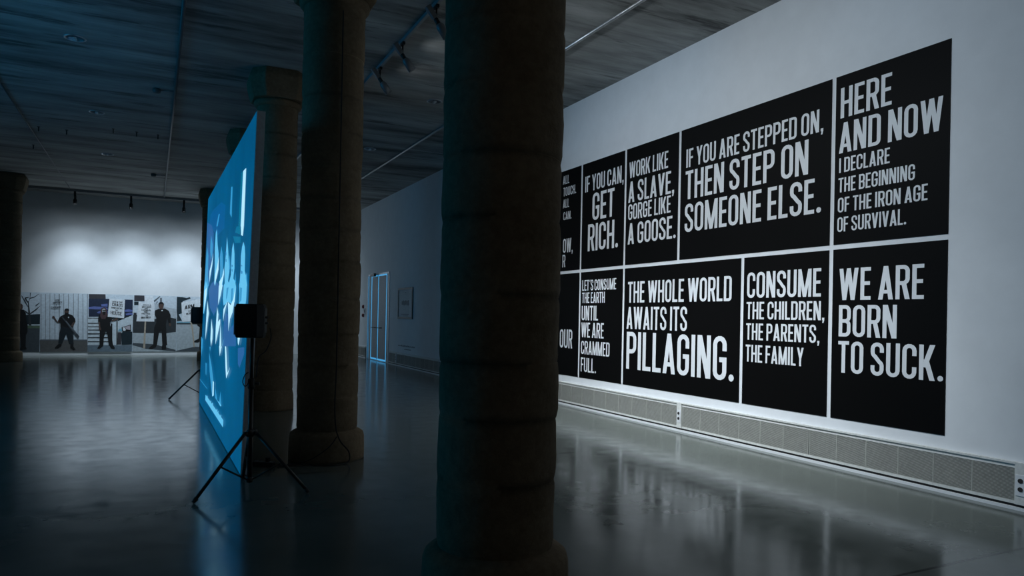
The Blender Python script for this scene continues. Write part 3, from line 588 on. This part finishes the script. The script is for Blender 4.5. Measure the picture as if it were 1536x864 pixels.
# ------------------------------------------------------------------ stone columns
def column(x, y, R, label, seed, joints=None, flare=0.068):
    rnd = random.Random(seed)
    root = tag(empty('stone_column', (x, y, 0)), label, 'column', None)
    zs = joints or [0.28]
    zs = list(zs)
    while zs[-1] < 4.15: zs.append(zs[-1] + rnd.uniform(0.27, 0.40))
    zs = [z for z in zs if z < 4.15] + [4.38]
    seg = 80
    bm = bmesh.new(); rings = []
    for i in range(len(zs) - 1):
        z0, z1 = zs[i], zs[i + 1]; dr = rnd.uniform(-.0035, .0035); ox, oy = rnd.uniform(-.003, .003), rnd.uniform(-.003, .003)
        n = max(5, int((z1 - z0) / 0.035))
        for k in range(n + 1):
            t = k / n; z = z0 + (z1 - z0) * t
            e = min(t, 1 - t) * (z1 - z0); rr = R + dr - (0.006 if e < 1e-6 else (0.003 if e < 0.03 else 0.0))
            ring = []
            for q in range(seg):
                a = 2 * math.pi * q / seg
                v = Vector((math.cos(a) * rr + ox, math.sin(a) * rr + oy, z))
                d = noise.noise(Vector((v.x * 6, v.y * 6, v.z * 6 + seed))) * 0.006 + noise.noise(Vector((v.x * 22, v.y * 22, v.z * 22 + seed))) * 0.0025
                v.x += math.cos(a) * d; v.y += math.sin(a) * d
                ring.append(bm.verts.new(v))
            rings.append((ring, e < 1e-6))
    for (q, j0), (w, j1) in zip(rings, rings[1:]):
        for k in range(seg):
            f = bm.faces.new((q[k], q[(k + 1) % seg], w[(k + 1) % seg], w[k])); f.material_index = 1 if (j0 and j1) else 0
    link('shaft', bm, ['stone', 'joint'], root, True)
    bm = bmesh.new(); b = R + flare
    lathe(bm, [(b, 0), (b + .003, .02), (b, .14), (b - .002, .21), (b - .012, .245), (max(b - .035, R), .262), (R - .01, .285)], 56)
    for v in bm.verts:
        if v.co.z > 0.001:
            d = 1 + noise.noise(v.co * 9 + Vector((seed, 0, 0))) * 0.012; v.co.x *= d; v.co.y *= d
    link('base', bm, 'stone', root, True)
    # capital: block with chamfered corners over a round necking
    bm = bmesh.new(); prof = [(4.435, .355), (4.49, .37), (4.64, .405), (4.735, .412), (H - .002, .372)]
    rings = []
    for z, hw in prof:
        c = hw * 0.56
        rings.append([bm.verts.new((px + rnd.uniform(-.004, .004), py + rnd.uniform(-.004, .004), z)) for px, py in ((hw, -c), (hw, c), (c, hw), (-c, hw), (-hw, c), (-hw, -c), (-c, -hw), (c, -hw))])
    for q, w in zip(rings, rings[1:]):
        for k in range(8): bm.faces.new((q[k], q[(k + 1) % 8], w[(k + 1) % 8], w[k]))
    bm.faces.new(rings[0][::-1]); bm.faces.new(rings[-1])
    bmesh.ops.bevel(bm, geom=[e for e in bm.edges], offset=.008, segments=1, affect='EDGES')
    link('capital', bm, 'stone', root)
    bm = bmesh.new()
    lathe(bm, [(R - .01, 4.345), (R + .025, 4.357), (R + .042, 4.38), (R + .046, 4.402), (R + .038, 4.425), (R + .015, 4.44)], 48)
    link('necking', bm, 'stone', root, True)
    return root
column(1.512, 3.2, 0.294, 'massive dark stone column in the foreground, widest and nearest of all', 3, [0.285, 0.61, 0.914, 1.18, 1.50, 1.86, 2.16, 2.50])
column(1.485, 7.05, 0.290, 'round stone column with a black cable hanging down its front', 11, [0.285, .60, .90, 1.2, 1.55, 1.9, 2.2, 2.5, 2.8])
column(1.485, 10.83, 0.285, 'stone column with block capital just behind the near end of the blue screen', 23, None, 0.012)
column(1.50, 14.6, 0.29, 'shadowed stone column mostly hidden behind the screen, its capital showing above the top edge', 31)
column(1.34, 22.1, 0.31, 'far stone column beside the far end of the screen, before the lit far wall', 41)
column(-3.57, 22.35, 0.31, 'stone column at the left edge of the photo before the photo mural', 53)

# ------------------------------------------------------------------ text panels on the right wall
G = 0.024
YS = dict(g0=9.561, g1=8.387, g2=7.208, g3=4.897, g4=3.7415, g5=6.083)
ZT, ZM, ZB = 3.802, 2.140, 0.476
PANELS = dict(
    touch=(12.0, YS['g0'] + G, ZM + G, ZT, 'black wall panel half hidden by the foreground column, upper row, words ending TOUCH'),
    rich=(YS['g0'] - G, YS['g1'] + G, ZM + G, ZT, 'black wall panel with white words IF YOU CAN, GET RICH'),
    goose=(YS['g1'] - G, YS['g2'] + G, ZM + G, ZT, 'black wall panel with white words WORK LIKE A SLAVE, GORGE LIKE A GOOSE'),
    step=(YS['g2'] - G, YS['g3'] + G, ZM + G, ZT, 'wide black wall panel with white words IF YOU ARE STEPPED ON'),
    here=(YS['g3'] - G, YS['g4'], ZM + G, ZT, 'black wall panel at top right with white words HERE AND NOW'),
    our=(12.0, YS['g0'] + G, ZB, ZM - G, 'black wall panel half hidden by the foreground column, lower row, words ending OUR'),
    earth=(YS['g0'] - G, YS['g1'] + G, ZB, ZM - G, 'black wall panel with white words LET´S CONSUME THE EARTH'),
    pillage=(YS['g1'] - G, YS['g5'] + G, ZB, ZM - G, 'wide black wall panel with white words THE WHOLE WORLD AWAITS ITS PILLAGING'),
    consume=(YS['g5'] - G, YS['g3'] + G, ZB, ZM - G, 'black wall panel with white words CONSUME THE CHILDREN'),
    born=(YS['g3'] - G, YS['g4'], ZB, ZM - G, 'black wall panel at bottom right with white words WE ARE BORN TO SUCK'),
)
for key, (ya, yb, za, zb, label) in PANELS.items():
    root = tag(empty('text_panel', (XW - .0015, (ya + yb) / 2, za)), label, 'wall panel', 'black slogan panels on the right wall')
    oy = (ya + yb) / 2
    link('board', boxes(((-0.004, yb - oy, 0), (0.0, ya - oy, zb - za))), 'board', root)
    for pk, txt, yl, yr, z0, z1 in LINES:
        if pk != key: continue
        bm = bmesh.new(); polys, w = text_shapes(txt); kx = (yl - yr) / w; kz = z1 - z0
        for i, p in enumerate(polys):
            f = poly_face(bm, [(-0.0052 - .00012 * (i % 9), yl - q[0] * kx - oy, z0 + q[1] * kz - za) for q in p]); f.normal_update()
            if f.normal.x > 0: f.normal_flip()
        link('text_line', bm, 'vinyl', root)

# ------------------------------------------------------------------ heater run along the right wall
TOPZ = 0.366
def heater(ya, yb, label):
    """one grille bay, ya > yb"""
    root = tag(empty('heater_grille', (XW - .0015, (ya + yb) / 2, 0)), label, 'heater', 'heater grilles along the right wall')
    oy = (ya + yb) / 2; A_, B_ = ya - oy - .045, yb - oy + .045
    bm = boxes(((-.022, B_ - .0, .318), (0, A_, .350)), ((-.034, B_, .350), (0, A_, TOPZ)), ((-.022, B_, .046), (0, A_, .068)))
    link('housing', bm, 'heater', root)
    link('back_plate', boxes(((-.003, B_, .068), (0, A_, .318))), 'dark', root)
    n = max(1, round((A_ - B_) / 1.97)); L = (A_ - B_) / n
    for i in range(n):
        a, b = B_ + i * L + .004, B_ + (i + 1) * L - .004
        bm = bmesh.new()
        for k in range(25):
            z = .0695 + k * (.2475 / 25)
            box(bm, (-.018, a, z), (-.006, b, z + .0046))
        m = max(1, round((b - a) / .328))
        for j in range(m + 1):
            y = a + (b - a - .006) * j / m
            box(bm, (-.0185, y, .068), (-.004, y + .006, .318))
        link('grille', bm, 'slat', root)
    return root
def socket_post(y, label, outlets=True):
    root = tag(empty('socket_post', (XW - .0015, y, 0)), label, 'socket post', 'socket posts between the heater grilles')
    link('post', boxes(((-.034, -.044, .046), (0, .044, TOPZ)), bev=.002), 'heater', root)
    link('plate', boxes(((-.040, -.036, .115), (-.034, .036, .275)), bev=.002), 'vinyl', root)
    for z in (.165, .23):
        bm = bmesh.new(); lathe(bm, [(.018, 0), (.018, .004), (.012, .004)], 20)
        bmesh.ops.rotate(bm, verts=bm.verts, matrix=Matrix.Rotation(-math.pi / 2, 3, 'Y')); bmesh.ops.translate(bm, verts=bm.verts, vec=(-.040, 0, z))
        link('socket', bm, 'dark', root)
for a, b, l in ((3.13, -0.84, 'heater grille nearest the camera, running past the right edge'),
                (7.10, 3.13, 'long cream heater grille under the WE ARE BORN TO SUCK and PILLAGING panels'),
                (11.09, 7.10, 'heater grille under the LET´S CONSUME THE EARTH panel, running behind the foreground column'),
                (15.1, 11.09, 'heater grille on the right wall hidden behind the foreground column'),
                (19.1, 15.1, 'dim heater grille below the framed poster'),
                (19.86, 19.1, 'short heater grille right of the glass door'),
                (YF - .05, 22.35, 'heater grille in the far corner left of the glass door')):
    heater(a, b, l)
for y, l in ((7.10, 'white socket post between two heater grilles under the PILLAGING panel'), (3.13, 'white socket post at the right edge of the photo'),
             (11.09, 'white socket post behind the foreground column'), (15.1, 'white socket post in the dark stretch of right wall'), (19.1, 'white socket post below and left of the framed poster')):
    socket_post(y, l)
bb = boxes(((XW - .012, YB, .024), (XW, 19.86, .046)), ((XW - .012, 22.35, .024), (XW, YF, .046)))
struct(link('gap_shade_right', bb, 'dark'))  # dark strip painted in as the shade of the gap under the heaters
struct(link('trim_1', boxes(((XW - .03, YB, 0.0), (XW, 19.86, .024)), ((XW - .03, 22.35, 0), (XW, YF, .024))), 'vinyl'))

# ------------------------------------------------------------------ glass door, poster, caption, alarm points (far part of the right wall)
door = struct(empty('door_1', (XW, 21.1, 0)))
HD, WD = 2.64, 1.19
# pixel order: far jamb first (d = distance from the far jamb)
def dbox(d0, d1, z0, z1, x0, x1): return ((x0, WD - d1, z0), (x1, WD - d0, z1))
link('door_frame', boxes(dbox(0, .06, 0, HD, -.02, 0), dbox(2 * WD - .06, 2 * WD, 0, HD, -.02, 0), dbox(0, 2 * WD, HD - .05, HD, -.02, 0), bev=.004), 'alu', door)
link('lit_glass', boxes(dbox(.06, 2 * WD - .06, .025, HD - .05, -.006, -.003)), 'daylight', door)
link('side_panel', boxes(dbox(.19, .43, .0, HD - .05, -.009, -.006)), 'doorfilm', door)
link('side_panel', boxes(dbox(2.13, 2 * WD - .06, .0, HD - .05, -.009, -.006)), 'doorfilm', door)
link('stile', boxes(dbox(.09, .16, .0, HD - .05, -.009, -.006)), 'frame', door)
for d0, d1, hd in ((.51, 1.185, .95), (1.26, 2.06, 1.48)):
    lf = link('door_leaf', boxes(dbox(d0, d1, .075, HD - .09, -.009, -.006)), 'doorfilm', door)
    bm = bmesh.new(); y0, y1 = WD - hd - .18, WD - hd + .18
    tube(bm, [(-.008, y0, 1.0), (-.085, y0, 1.0), (-.085, y1, 1.0), (-.008, y1, 1.0)], .012)
    link('handle', bm, 'metal_black', lf)
link('meeting_stile', boxes(dbox(1.15, 1.18, .03, HD - .05, -.012, -.006)), 'metal_black', door)
link('door_closer', boxes(((-.12, .10, HD - .09), (-.05, .40, HD - .0)), ((-.10, .45, HD - .07), (-.05, .62, HD - .01)), bev=.008), 'metal_black', door)

po = tag(empty('framed_poster', (XW - .0015, 18.40, 1.29)), 'framed pale poster on the dim right wall beside the glass door', 'poster')
PW, PH = .63, .84
link('frame', boxes(((-.03, -PW, 0), (0, PW, .055)), ((-.03, -PW, PH - .055), (0, PW, PH)), ((-.03, -PW, .055), (0, -PW + .055, PH - .055)), ((-.03, PW - .055, .055), (0, PW, PH - .055)), bev=.003), 'frame', po)
pp = link('paper', boxes(((-.014, -PW + .05, .05), (0, PW - .05, PH - .05))), 'paper', po)
bm = bmesh.new()
for k in range(6): box(bm, (-.016, -.30 + k * .105, .36 + (k % 3) * .012), (-.014, -.215 + k * .105, .50 - (k % 2) * .02))
link('title', bm, 'ink', pp)
for ya, yb, za, zb in ((-.34, .34, .12, .135), (-.25, .2, .09, .10), (-.06, .06, .70, .715)): link('print_line', boxes(((-.016, ya, za), (-.014, yb, zb))), 'ink', pp)
ca = empty('wall_caption', (XW - .0015, 18.3, .50)); tag(ca, 'small faint grey vinyl caption on the wall below the framed poster', 'caption')
bm = bmesh.new(); rnd = random.Random(5)
y = -.72
while y < .70:
    w = rnd.uniform(.015, .05); h = rnd.uniform(.02, .045)
    box(bm, (-.001, y, .045), (0, y + w, .045 + h)); y += w + rnd.uniform(.006, .02)
link('text_line', bm, 'ink', ca); bm = bmesh.new()
y = -.40
while y < .15:
    w = rnd.uniform(.015, .04); box(bm, (-.001, y, -.035), (0, y + w, -.01)); y += w + .012
link('text_line', bm, 'ink', ca)
def call_point(z, label):
    o = tag(empty('fire_call_point', (XW - .0015, 22.8, z)), label, 'alarm button', 'red alarm buttons by the glass door')
    link('backbox', boxes(((-.04, -.06, -.055), (0, .06, .055)), bev=.006), 'red', o)
    bm = bmesh.new(); lathe(bm, [(.03, 0), (.03, .008), (.02, .014)], 20)
    bmesh.ops.rotate(bm, verts=bm.verts, matrix=Matrix.Rotation(-math.pi / 2, 3, 'Y')); bmesh.ops.translate(bm, verts=bm.verts, vec=(-.04, 0, 0))
    link('button', bm, 'black', o)
call_point(1.64, 'upper red alarm button on the wall left of the glass door'); call_point(1.36, 'lower red alarm button on the wall left of the glass door')
sp_ = tag(empty('switch_plate', (XW - .0015, 22.62, 1.5)), 'grey switch plate beside the red alarm buttons', 'switch')
link('plate', boxes(((-.02, -.06, -.10), (0, .06, .10)), bev=.004), 'alu', sp_); link('rocker', boxes(((-.028, -.03, -.05), (-.02, .03, .05)), bev=.003), 'frame', sp_)

# ------------------------------------------------------------------ photo mural on the far wall
MZ0, MZ1 = 0.10, 1.859
MURAL_X = dict(tree=(-4.39, -3.172), boards=(-3.168, -1.952), house=(-1.948, -0.757), fence=(-0.753, 0.476), arm=(0.48, 1.70))
MLAB = dict(tree='photo print of a bare tree with a black clad person, behind the left column',
    boards='photo print of a person holding a long gun before white boards', house='photo print of a bearded person holding a tilted HOUSE placard',
    fence='photo print of a person standing by a tall staked placard and dark fence', arm='photo print with an ARM placard, partly hidden by the screen')
for key, (xa, xb) in MURAL_X.items():
    ox = (xa + xb) / 2
    root = tag(empty('photo_print', (ox, YF - .0015, MZ0)), MLAB[key], 'photo', 'photo prints across the far wall')
    link('sheet', boxes(((xa - ox, -.003, 0), (xb - ox, 0, MZ1 - MZ0))), 'print_sky', root)
    layer = 0; order = []
    for pk, part, colr, pts in MURAL:
        if pk != key: continue
        layer += 1
        order.append((part, colr, [(x - ox, -.003 - .0006 * layer, min(max(z - MZ0, 0.0), MZ1 - MZ0)) for x, z in pts]))
    for part, colr, pts in order:
        bm = bmesh.new(); f = poly_face(bm, [(min(max(p[0], xa - ox), xb - ox), p[1], p[2]) for p in pts]); f.normal_update()
        if f.normal.y > 0: f.normal_flip()
        link(part, bm, 'print_' + colr, root)
    for pk, txt, (x0, z0), (x1, z1), h in MURAL_TEXT:
        if pk != key: continue
        bm = bmesh.new(); polys, w = text_shapes(txt); k = (x1 - x0) / w
        for i, p in enumerate(polys):
            f = poly_face(bm, [(x0 + q[0] * k - ox, -.003 - .0006 * (layer + 2) - .00012 * (i % 9), z0 + (z1 - z0) * q[0] / w + q[1] * h - MZ0) for q in p]); f.normal_update()
            if f.normal.y > 0: f.normal_flip()
        link('text_line', bm, 'print_black', root)

# ------------------------------------------------------------------ video screen (a freestanding lit wall, its picture on the left face)
A0 = Vector((.64, 6.47, 0)); sv = (Vector((.565, 11.8, 0)) - A0).normalized()
tv = Vector((.0245, 0, 1)); tv = (tv - sv * tv.dot(sv)).normalized(); nv = tv.cross(sv).normalized()
if nv.x > 0: nv = -nv                      # towards the left side of the hall
scr = empty('video_screen', (0, 0, 0))
# local frame: x = out of the picture, y = along the screen, z = up the screen
scr.matrix_world = Matrix(((nv.x, sv.x, tv.x, A0.x), (nv.y, sv.y, tv.y, A0.y), (nv.z, sv.z, tv.z, A0.z + .004), (0, 0, 0, 1)))
tag(scr, 'large freestanding blue video screen with a crowd picture, seen at a steep angle', 'screen')
SL, SH = 5.45, 3.13
link('body', boxes(((-.072, 0, 0), (-.001, SL, SH)), bev=.004), 'screen_side', scr)
bm = bmesh.new()
cols = ['picture', 'p_deep', 'p_violet', 'p_teal', 'p_mid', 'p_light', 'p_white', 'p_shade']
box(bm, (-.001, .01, .01), (.003, SL - .01, SH - .01), 0, 0)
for i, (c, pts) in enumerate(PICTURE):
    f = poly_face(bm, [(.0035 + .0003 * i, min(max(s, .012), SL - .012), min(max(t, .012), SH - .012)) for s, t in pts], cols.index('p_' + c)); f.normal_update()
    if f.normal.x < 0: f.normal_flip()
pic = link('picture', bm, cols, scr)
bm = bmesh.new(); rnd = random.Random(9); s = 3.90
while s > 1.45:                            # unreadable caption line along the foot of the picture
    w = rnd.uniform(.018, .04); k = rnd.random()
    box(bm, (.02, s - w, .205), (.024, s, .275 if k < .8 else .295)); s -= w + rnd.uniform(.012, .022)
link('caption', bm, 'p_light', pic)

# ------------------------------------------------------------------ loudspeakers on tripod stands
def tripod(x, y, foot0, label):
    root = tag(empty('speaker_stand', (x, y, 0)), label, 'speaker stand', 'loudspeaker stands by the screen')
    bm = bmesh.new(); tube(bm, [(0, 0, .075), (0, 0, .86)], .0185, 14); link('lower_pole', bm, 'metal_black', root, True)
    bm = bmesh.new(); tube(bm, [(0, 0, .80), (0, 0, 1.196)], .0135, 14); link('upper_pole', bm, 'metal_black', root, True)
    bm = bmesh.new(); lathe(bm, [(.019, .80), (.026, .805), (.028, .83), (.026, .87), (.017, .885)], 18); tube(bm, [(.02, 0, .84), (.06, -.01, .84)], [.008, .014], 10)
    link('clamp_collar', bm, 'black', root, True)
    bm = bmesh.new(); lathe(bm, [(.02, .425), (.03, .43), (.034, .45), (.03, .475), (.02, .485)], 18)
    for k in range(3):
        a = foot0 + k * 2 * math.pi / 3; tube(bm, [(.02 * math.cos(a), .02 * math.sin(a), .455), (.055 * math.cos(a), .055 * math.sin(a), .455)], .016, 10)
    tube(bm, [(.02, .02, .46), (.05, .05, .46)], [.009, .016], 10)
    link('hub', bm, 'black', root, True)
    bm = bmesh.new(); lathe(bm, [(.018, .07), (.026, .075), (.026, .11), (.018, .115)], 16); link('foot_collar', bm, 'black', root, True)
    for k in range(3):
        a = foot0 + k * 2 * math.pi / 3; ca_, sa_ = math.cos(a), math.sin(a)
        bm = bmesh.new(); tube(bm, [(.05 * ca_, .05 * sa_, .455), (.462 * ca_, .462 * sa_, .022)], .0135, 12); lg = link('leg', bm, 'metal_black', root, True)
        bm = bmesh.new(); tube(bm, [(.447 * ca_, .447 * sa_, .036), (.474 * ca_, .474 * sa_, .0125)], [.018, .0125], 12)
        bmesh.ops.translate(bm, verts=bm.verts, vec=(0, 0, -min(v.co.z for v in bm.verts)))
        link('rubber_foot', bm, 'rubber', lg, True)
        bm = bmesh.new(); tube(bm, [(.022 * ca_, .022 * sa_, .095), (.255 * ca_, .255 * sa_, .232)], .007, 8); link('brace', bm, 'metal_black', root, True)
    return root
def speaker(x, y, z, rz, label):
    root = tag(empty('loudspeaker', (x, y, z), (0, 0, rz)), label, 'speaker', 'loudspeakers by the screen')
    # local -x is the front
    bm = bmesh.new(); w, d, h = .095, .10, .262
    prof = []
    for k in range(9):                     # bowed front
        t = -1 + 2 * k / 8; prof.append((-d - .022 * (1 - t * t), t * w))
    prof += [(.055, w * .92), (d, w * .55), (d, -w * .55), (.055, -w * .92)]
    rings = []
    for z_, sc_ in ((0, .90), (.012, .97), (.06, 1.0), (h * .5, 1.02), (h - .06, 1.0), (h - .012, .97), (h, .90)):
        rings.append([bm.verts.new((px * sc_, py * sc_, z_)) for px, py in prof])
    n = len(prof)
    for q, w_ in zip(rings, rings[1:]):
        for k in range(n): bm.faces.new((q[k], w_[k], w_[(k + 1) % n], q[(k + 1) % n]))
    bm.faces.new(rings[0]); bm.faces.new(rings[-1][::-1])
    bmesh.ops.recalc_face_normals(bm, faces=bm.faces)
    link('cabinet', bm, 'black', root)
    bm = bmesh.new(); rows = []
    for j in range(7):
        z_ = .022 + (h - .044) * j / 6; rows.append([bm.verts.new((-d * 1.02 - .022 * (1 - t * t) - .006, t * w * .93, z_)) for t in [-1 + 2 * k / 8 for k in range(9)]])
    for q, w_ in zip(rows, rows[1:]):
        for k in range(8): bm.faces.new((q[k], q[k + 1], w_[k + 1], w_[k]))
    link('grille', bm, 'metal_black', root)
    pn = link('rear_panel', boxes(((d - .002, -.045, .04), (d + .006, .045, h - .03)), bev=.003), 'frame', root)
    for i, (yy, zz) in enumerate(((-.02, .16), (.02, .16), (-.02, .115), (.02, .115))):
        bm = bmesh.new(); lathe(bm, [(.009, 0), (.009, .012), (.006, .014)], 12)
        bmesh.ops.rotate(bm, verts=bm.verts, matrix=Matrix.Rotation(math.pi / 2, 3, 'Y')); bmesh.ops.translate(bm, verts=bm.verts, vec=(d + .006, yy, zz)); link('knob', bm, 'black', pn)
    return root
tripod(.65, 5.89, math.radians(90), 'black tripod stand at the near end of the blue screen')
speaker(.645, 5.89, 1.20, math.radians(-18), 'black loudspeaker on the tripod stand in front of the near screen edge')
tripod(.62, 12.37, math.radians(180), 'black tripod stand at the far end of the blue screen')
speaker(.57, 12.37, 1.20, math.radians(0), 'black loudspeaker on the far tripod, half hidden behind the screen')

# ------------------------------------------------------------------ cables and power strip
def cable(name, pts, rad, label, cat='cable', group=None, n=8):
    bm = bmesh.new(); tube(bm, smooth_path(pts, n), rad, 8)
    return tag(link(name, bm, 'rubber', None, True), label, cat, group)
cx, cy = 1.485, 7.05
def on_col(ang, r, z): return (cx + (r - .027) * math.cos(ang), cy + (r - .027) * math.sin(ang), z)
fa = math.radians(-92 + 4)
hang = [on_col(fa, .345, z) for z in (4.25, 3.6, 2.9, 2.2, 1.5, .9)] + [on_col(fa - .03, .35, .55), on_col(fa, .36, .34), on_col(fa + .02, .405, .27), on_col(fa + .1, .415, .20), on_col(fa + .30, .425, .10), on_col(fa + .22, .45, .012),
        (1.40, 6.60, .008), (1.25, 6.70, .008), (1.12, 6.72, .008), (1.04, 6.73, .008), (.985, 6.74, .014)]
cable('hanging_cable', hang, .0065, 'black cable hanging down the column front and looping onto the floor')
cable('power_cable', [on_col(fa + .0, .408, .255), on_col(fa - .2, .43, .16), on_col(fa - .6, .44, .05), (1.13, 6.79, .006), (1.05, 6.78, .006), (.985, 6.765, .014)], .005, 'thin black lead branching at the column base to the power strip', group=None)
cable('speaker_cable', [(.775, 5.85, 1.28), (.785, 5.85, 1.2), (.75, 5.86, 1.10), (.70, 5.86, 1.05), (.685, 5.86, .95), (.684, 5.86, .89)], .004, 'thin black lead hanging from the back of the near loudspeaker')
cable('cable_loop', [(.625, 5.876, .93), (.60, 5.872, .91), (.585, 5.87, .86), (.60, 5.868, .825), (.622, 5.872, .84), (.628, 5.874, .88)], .004, 'small loop of black lead on the near stand pole')
st = tag(empty('power_strip', (.87, 6.79, 0), (0, 0, math.radians(-35))), 'black power strip lying on the floor behind the near tripod', 'power strip')
link('body', boxes(((-.10, -.028, 0), (.10, .028, .045)), bev=.006), 'black', st)
for k in range(4):
    bm = bmesh.new(); lathe(bm, [(.019, .045), (.019, .048), (.013, .048)], 16); bmesh.ops.translate(bm, verts=bm.verts, vec=(-.07 + k * .045, 0, 0)); link('socket', bm, 'frame', st)
link('plug', boxes(((.02, -.016, .045), (.055, .016, .085)), bev=.005), 'rubber', st)

# ------------------------------------------------------------------ ceiling fittings
def bar(name, a, b, rad, mat, label, cat, group=None):
    bm = bmesh.new(); tube(bm, [a, b], rad, 10)
    return tag(link(name, bm, mat, None, True), label, cat, group)
def track_rail(lo, hi, label):
    root = tag(empty('light_track', ((lo[0] + hi[0]) / 2, (lo[1] + hi[1]) / 2, lo[2])), label, 'light track')
    c = root.location
    link('rail', boxes(((lo[0] - c.x, lo[1] - c.y, 0), (hi[0] - c.x, hi[1] - c.y, hi[2] - lo[2])), bev=.002), 'track', root)
    return root
track_rail((TRACK_X - .018, 2.0, H - .045), (TRACK_X + .018, 22.0, H), 'long light track on the ceiling carrying spotlights aimed at the slogan wall')
track_rail((-8.0, 24.03, H - .07), (5.2, 24.07, H), 'black light track crossing the ceiling just before the far wall')
def spot_head(loc, aim, label, group, mat='lamp'):
    """fitting clipped under a track, lamp pointing at aim"""
    root = tag(empty('track_spotlight', loc), label, 'spotlight', group)
    L = Vector(loc); piv = Vector((0, 0, -.16)); d = (Vector(aim) - (L + piv)).normalized()
    link('adapter', boxes(((-.018, -.05, -.035), (.018, .05, 0)), bev=.003), 'metal_black', root)
    bm = bmesh.new(); tube(bm, [(0, 0, -.03), (0, 0, -.16)], .010, 10); tube(bm, [(0, -.035, -.16), (0, .035, -.16)], .014, 12); link('arm', bm, 'metal_black', root, True)
    rot = d.to_track_quat('Z', 'Y').to_matrix().to_4x4()
    def along(bm):
        bmesh.ops.transform(bm, verts=bm.verts, matrix=Matrix.Translation(piv) @ rot); return bm
    bm = bmesh.new(); box(bm, (-.028, -.03, -.17), (.028, .03, -.02), .006); link('gear_box', along(bm), mat, root)
    bm = bmesh.new(); lathe(bm, [(.022, -.03), (.026, -.01), (.026, .03), (.030, .05)], 18); link('neck', along(bm), 'metal_black', root, True)
    bm = bmesh.new(); lathe(bm, [(.03, .045), (.042, .06), (.049, .085), (.052, .215), (.049, .215), (.043, .12), (.03, .10)], 24, close=False); link('lamp_head', along(bm), mat, root, True)
    bm = bmesh.new(); lathe(bm, [(.042, .118), (.040, .124), (.02, .126)], 20); link('lens', along(bm), 'chrome', root)
    bm = bmesh.new(); tube(bm, [Vector((.0, .03, -.08)), Vector((.02, .055, -.10)), Vector((.03, .06, -.16)), Vector((.02, .05, -.2))], .004, 6); link('lead', bm, 'rubber', root, True)
    return root
for y, l in zip(HEAD_Y, ('grey track spotlight nearest the cabled column, farthest of the three on the long track', 'middle grey spotlight of the three on the long track', 'grey track spotlight half hidden by the foreground column')):
    spot_head((TRACK_X, y, H - .045), (XW, y - .1, .35), l, 'spotlights aimed at the slogan wall')
for x, l in ((-2.25, 'black spotlight on the far track above the gun photo'), (-.822, 'black spotlight on the far track above the HOUSE placard photo'), (.605, 'black spotlight on the far track above the fence photo')):
    spot_head((x, 24.05, H - .07), (x, YF, .8), l, 'spotlights aimed at the photo mural', 'metal_black')
bar('ceiling_conduit', (4.60, 3.0, H - .022), (4.46, 24.9, H - .022), .022, 'steel', 'pale steel conduit running along the ceiling above the right aisle', 'conduit')
bar('ceiling_conduit', (.212, 5.0, H - .022), (.06, 23.98, H - .022), .022, 'conduit', 'grey conduit along the ceiling above the blue screen', 'conduit')
bar('ceiling_conduit', (-2.20, 9.0, H - .012), (-2.37, 23.98, H - .012), .012, 'conduit', 'thin conduit on the ceiling left of the round downlights', 'conduit')
def downlight(x, y, label, group):
    root = tag(empty('downlight', (x, y, H)), label, 'ceiling light', group)
    bm = bmesh.new(); lathe(bm, [(.125, 0), (.128, -.006), (.118, -.012), (.104, -.008), (.102, 0)], 36, close=False); link('trim_ring', bm, 'alu', root, True)
    bm = bmesh.new(); lathe(bm, [(.103, -.004), (.08, -.002), (.03, -.001)], 32, close=True); link('reflector', bm, 'chrome', root, True)
    bm = bmesh.new(); box(bm, (-.02, -.05, -.03), (.02, .05, -.002), .008); link('bulb', bm, 'vinyl', root)
downlight(-1.03, 10.62, 'round unlit ceiling downlight nearest the camera over the left aisle', 'unlit downlights over the left aisle')
downlight(-1.05, 14.42, 'middle round unlit ceiling downlight over the left aisle', 'unlit downlights over the left aisle')
downlight(-1.10, 18.19, 'farthest round unlit ceiling downlight over the left aisle', 'unlit downlights over the left aisle')
downlight(3.90, 10.86, 'round ceiling downlight right of the track spotlights, beside the foreground column', 'unlit downlights over the right aisle')
downlight(3.86, 14.64, 'small round ceiling downlight beside the cabled column', 'unlit downlights over the right aisle')
def detector(x0, x1, y, label):
    root = tag(empty('smoke_detector', (x0, y, H)), label, 'detector', 'ceiling detectors left of the conduit')
    bm = bmesh.new(); lathe(bm, [(.02, -.075), (.045, -.068), (.06, -.045), (.06, -.012), (.05, 0)], 24); link('head', bm, 'frame', root, True)
    bm = bmesh.new(); tube(bm, [(.05, 0, -.022), (x1 - x0 - .022, -.06, -.022)], .011, 8); link('arm', bm, 'track', root, True)
detector(-.105, .156, 12.41, 'ceiling detector on a short arm nearest the camera, left of the conduit')
detector(-.205, .094, 20.2, 'ceiling detector on a short arm far down the hall, left of the conduit')
for x, y, l in ((-2.125, 16.15, 'small black ceiling anchor, leftmost of the row'), (-1.674, 16.17, 'small black ceiling anchor, second from left of the row'), (-.856, 15.58, 'small black ceiling anchor, third from left of the row'),
                (-.464, 15.63, 'small black ceiling anchor, fourth from left of the row'), (-.094, 15.65, 'small black ceiling anchor at the right end of the row, by the conduit'), (-2.456, 18.0, 'small black ceiling anchor beside the thin left conduit')):
    root = tag(empty('ceiling_anchor', (x, y, H)), l, 'ceiling anchor', 'black anchors in the ceiling')
    bm = bmesh.new(); lathe(bm, [(.011, -.09), (.011, 0)], 12); link('rod', bm, 'metal_black', root)
    bm = bmesh.new(); lathe(bm, [(.028, -.008), (.028, 0)], 16); link('washer', bm, 'metal_black', root)
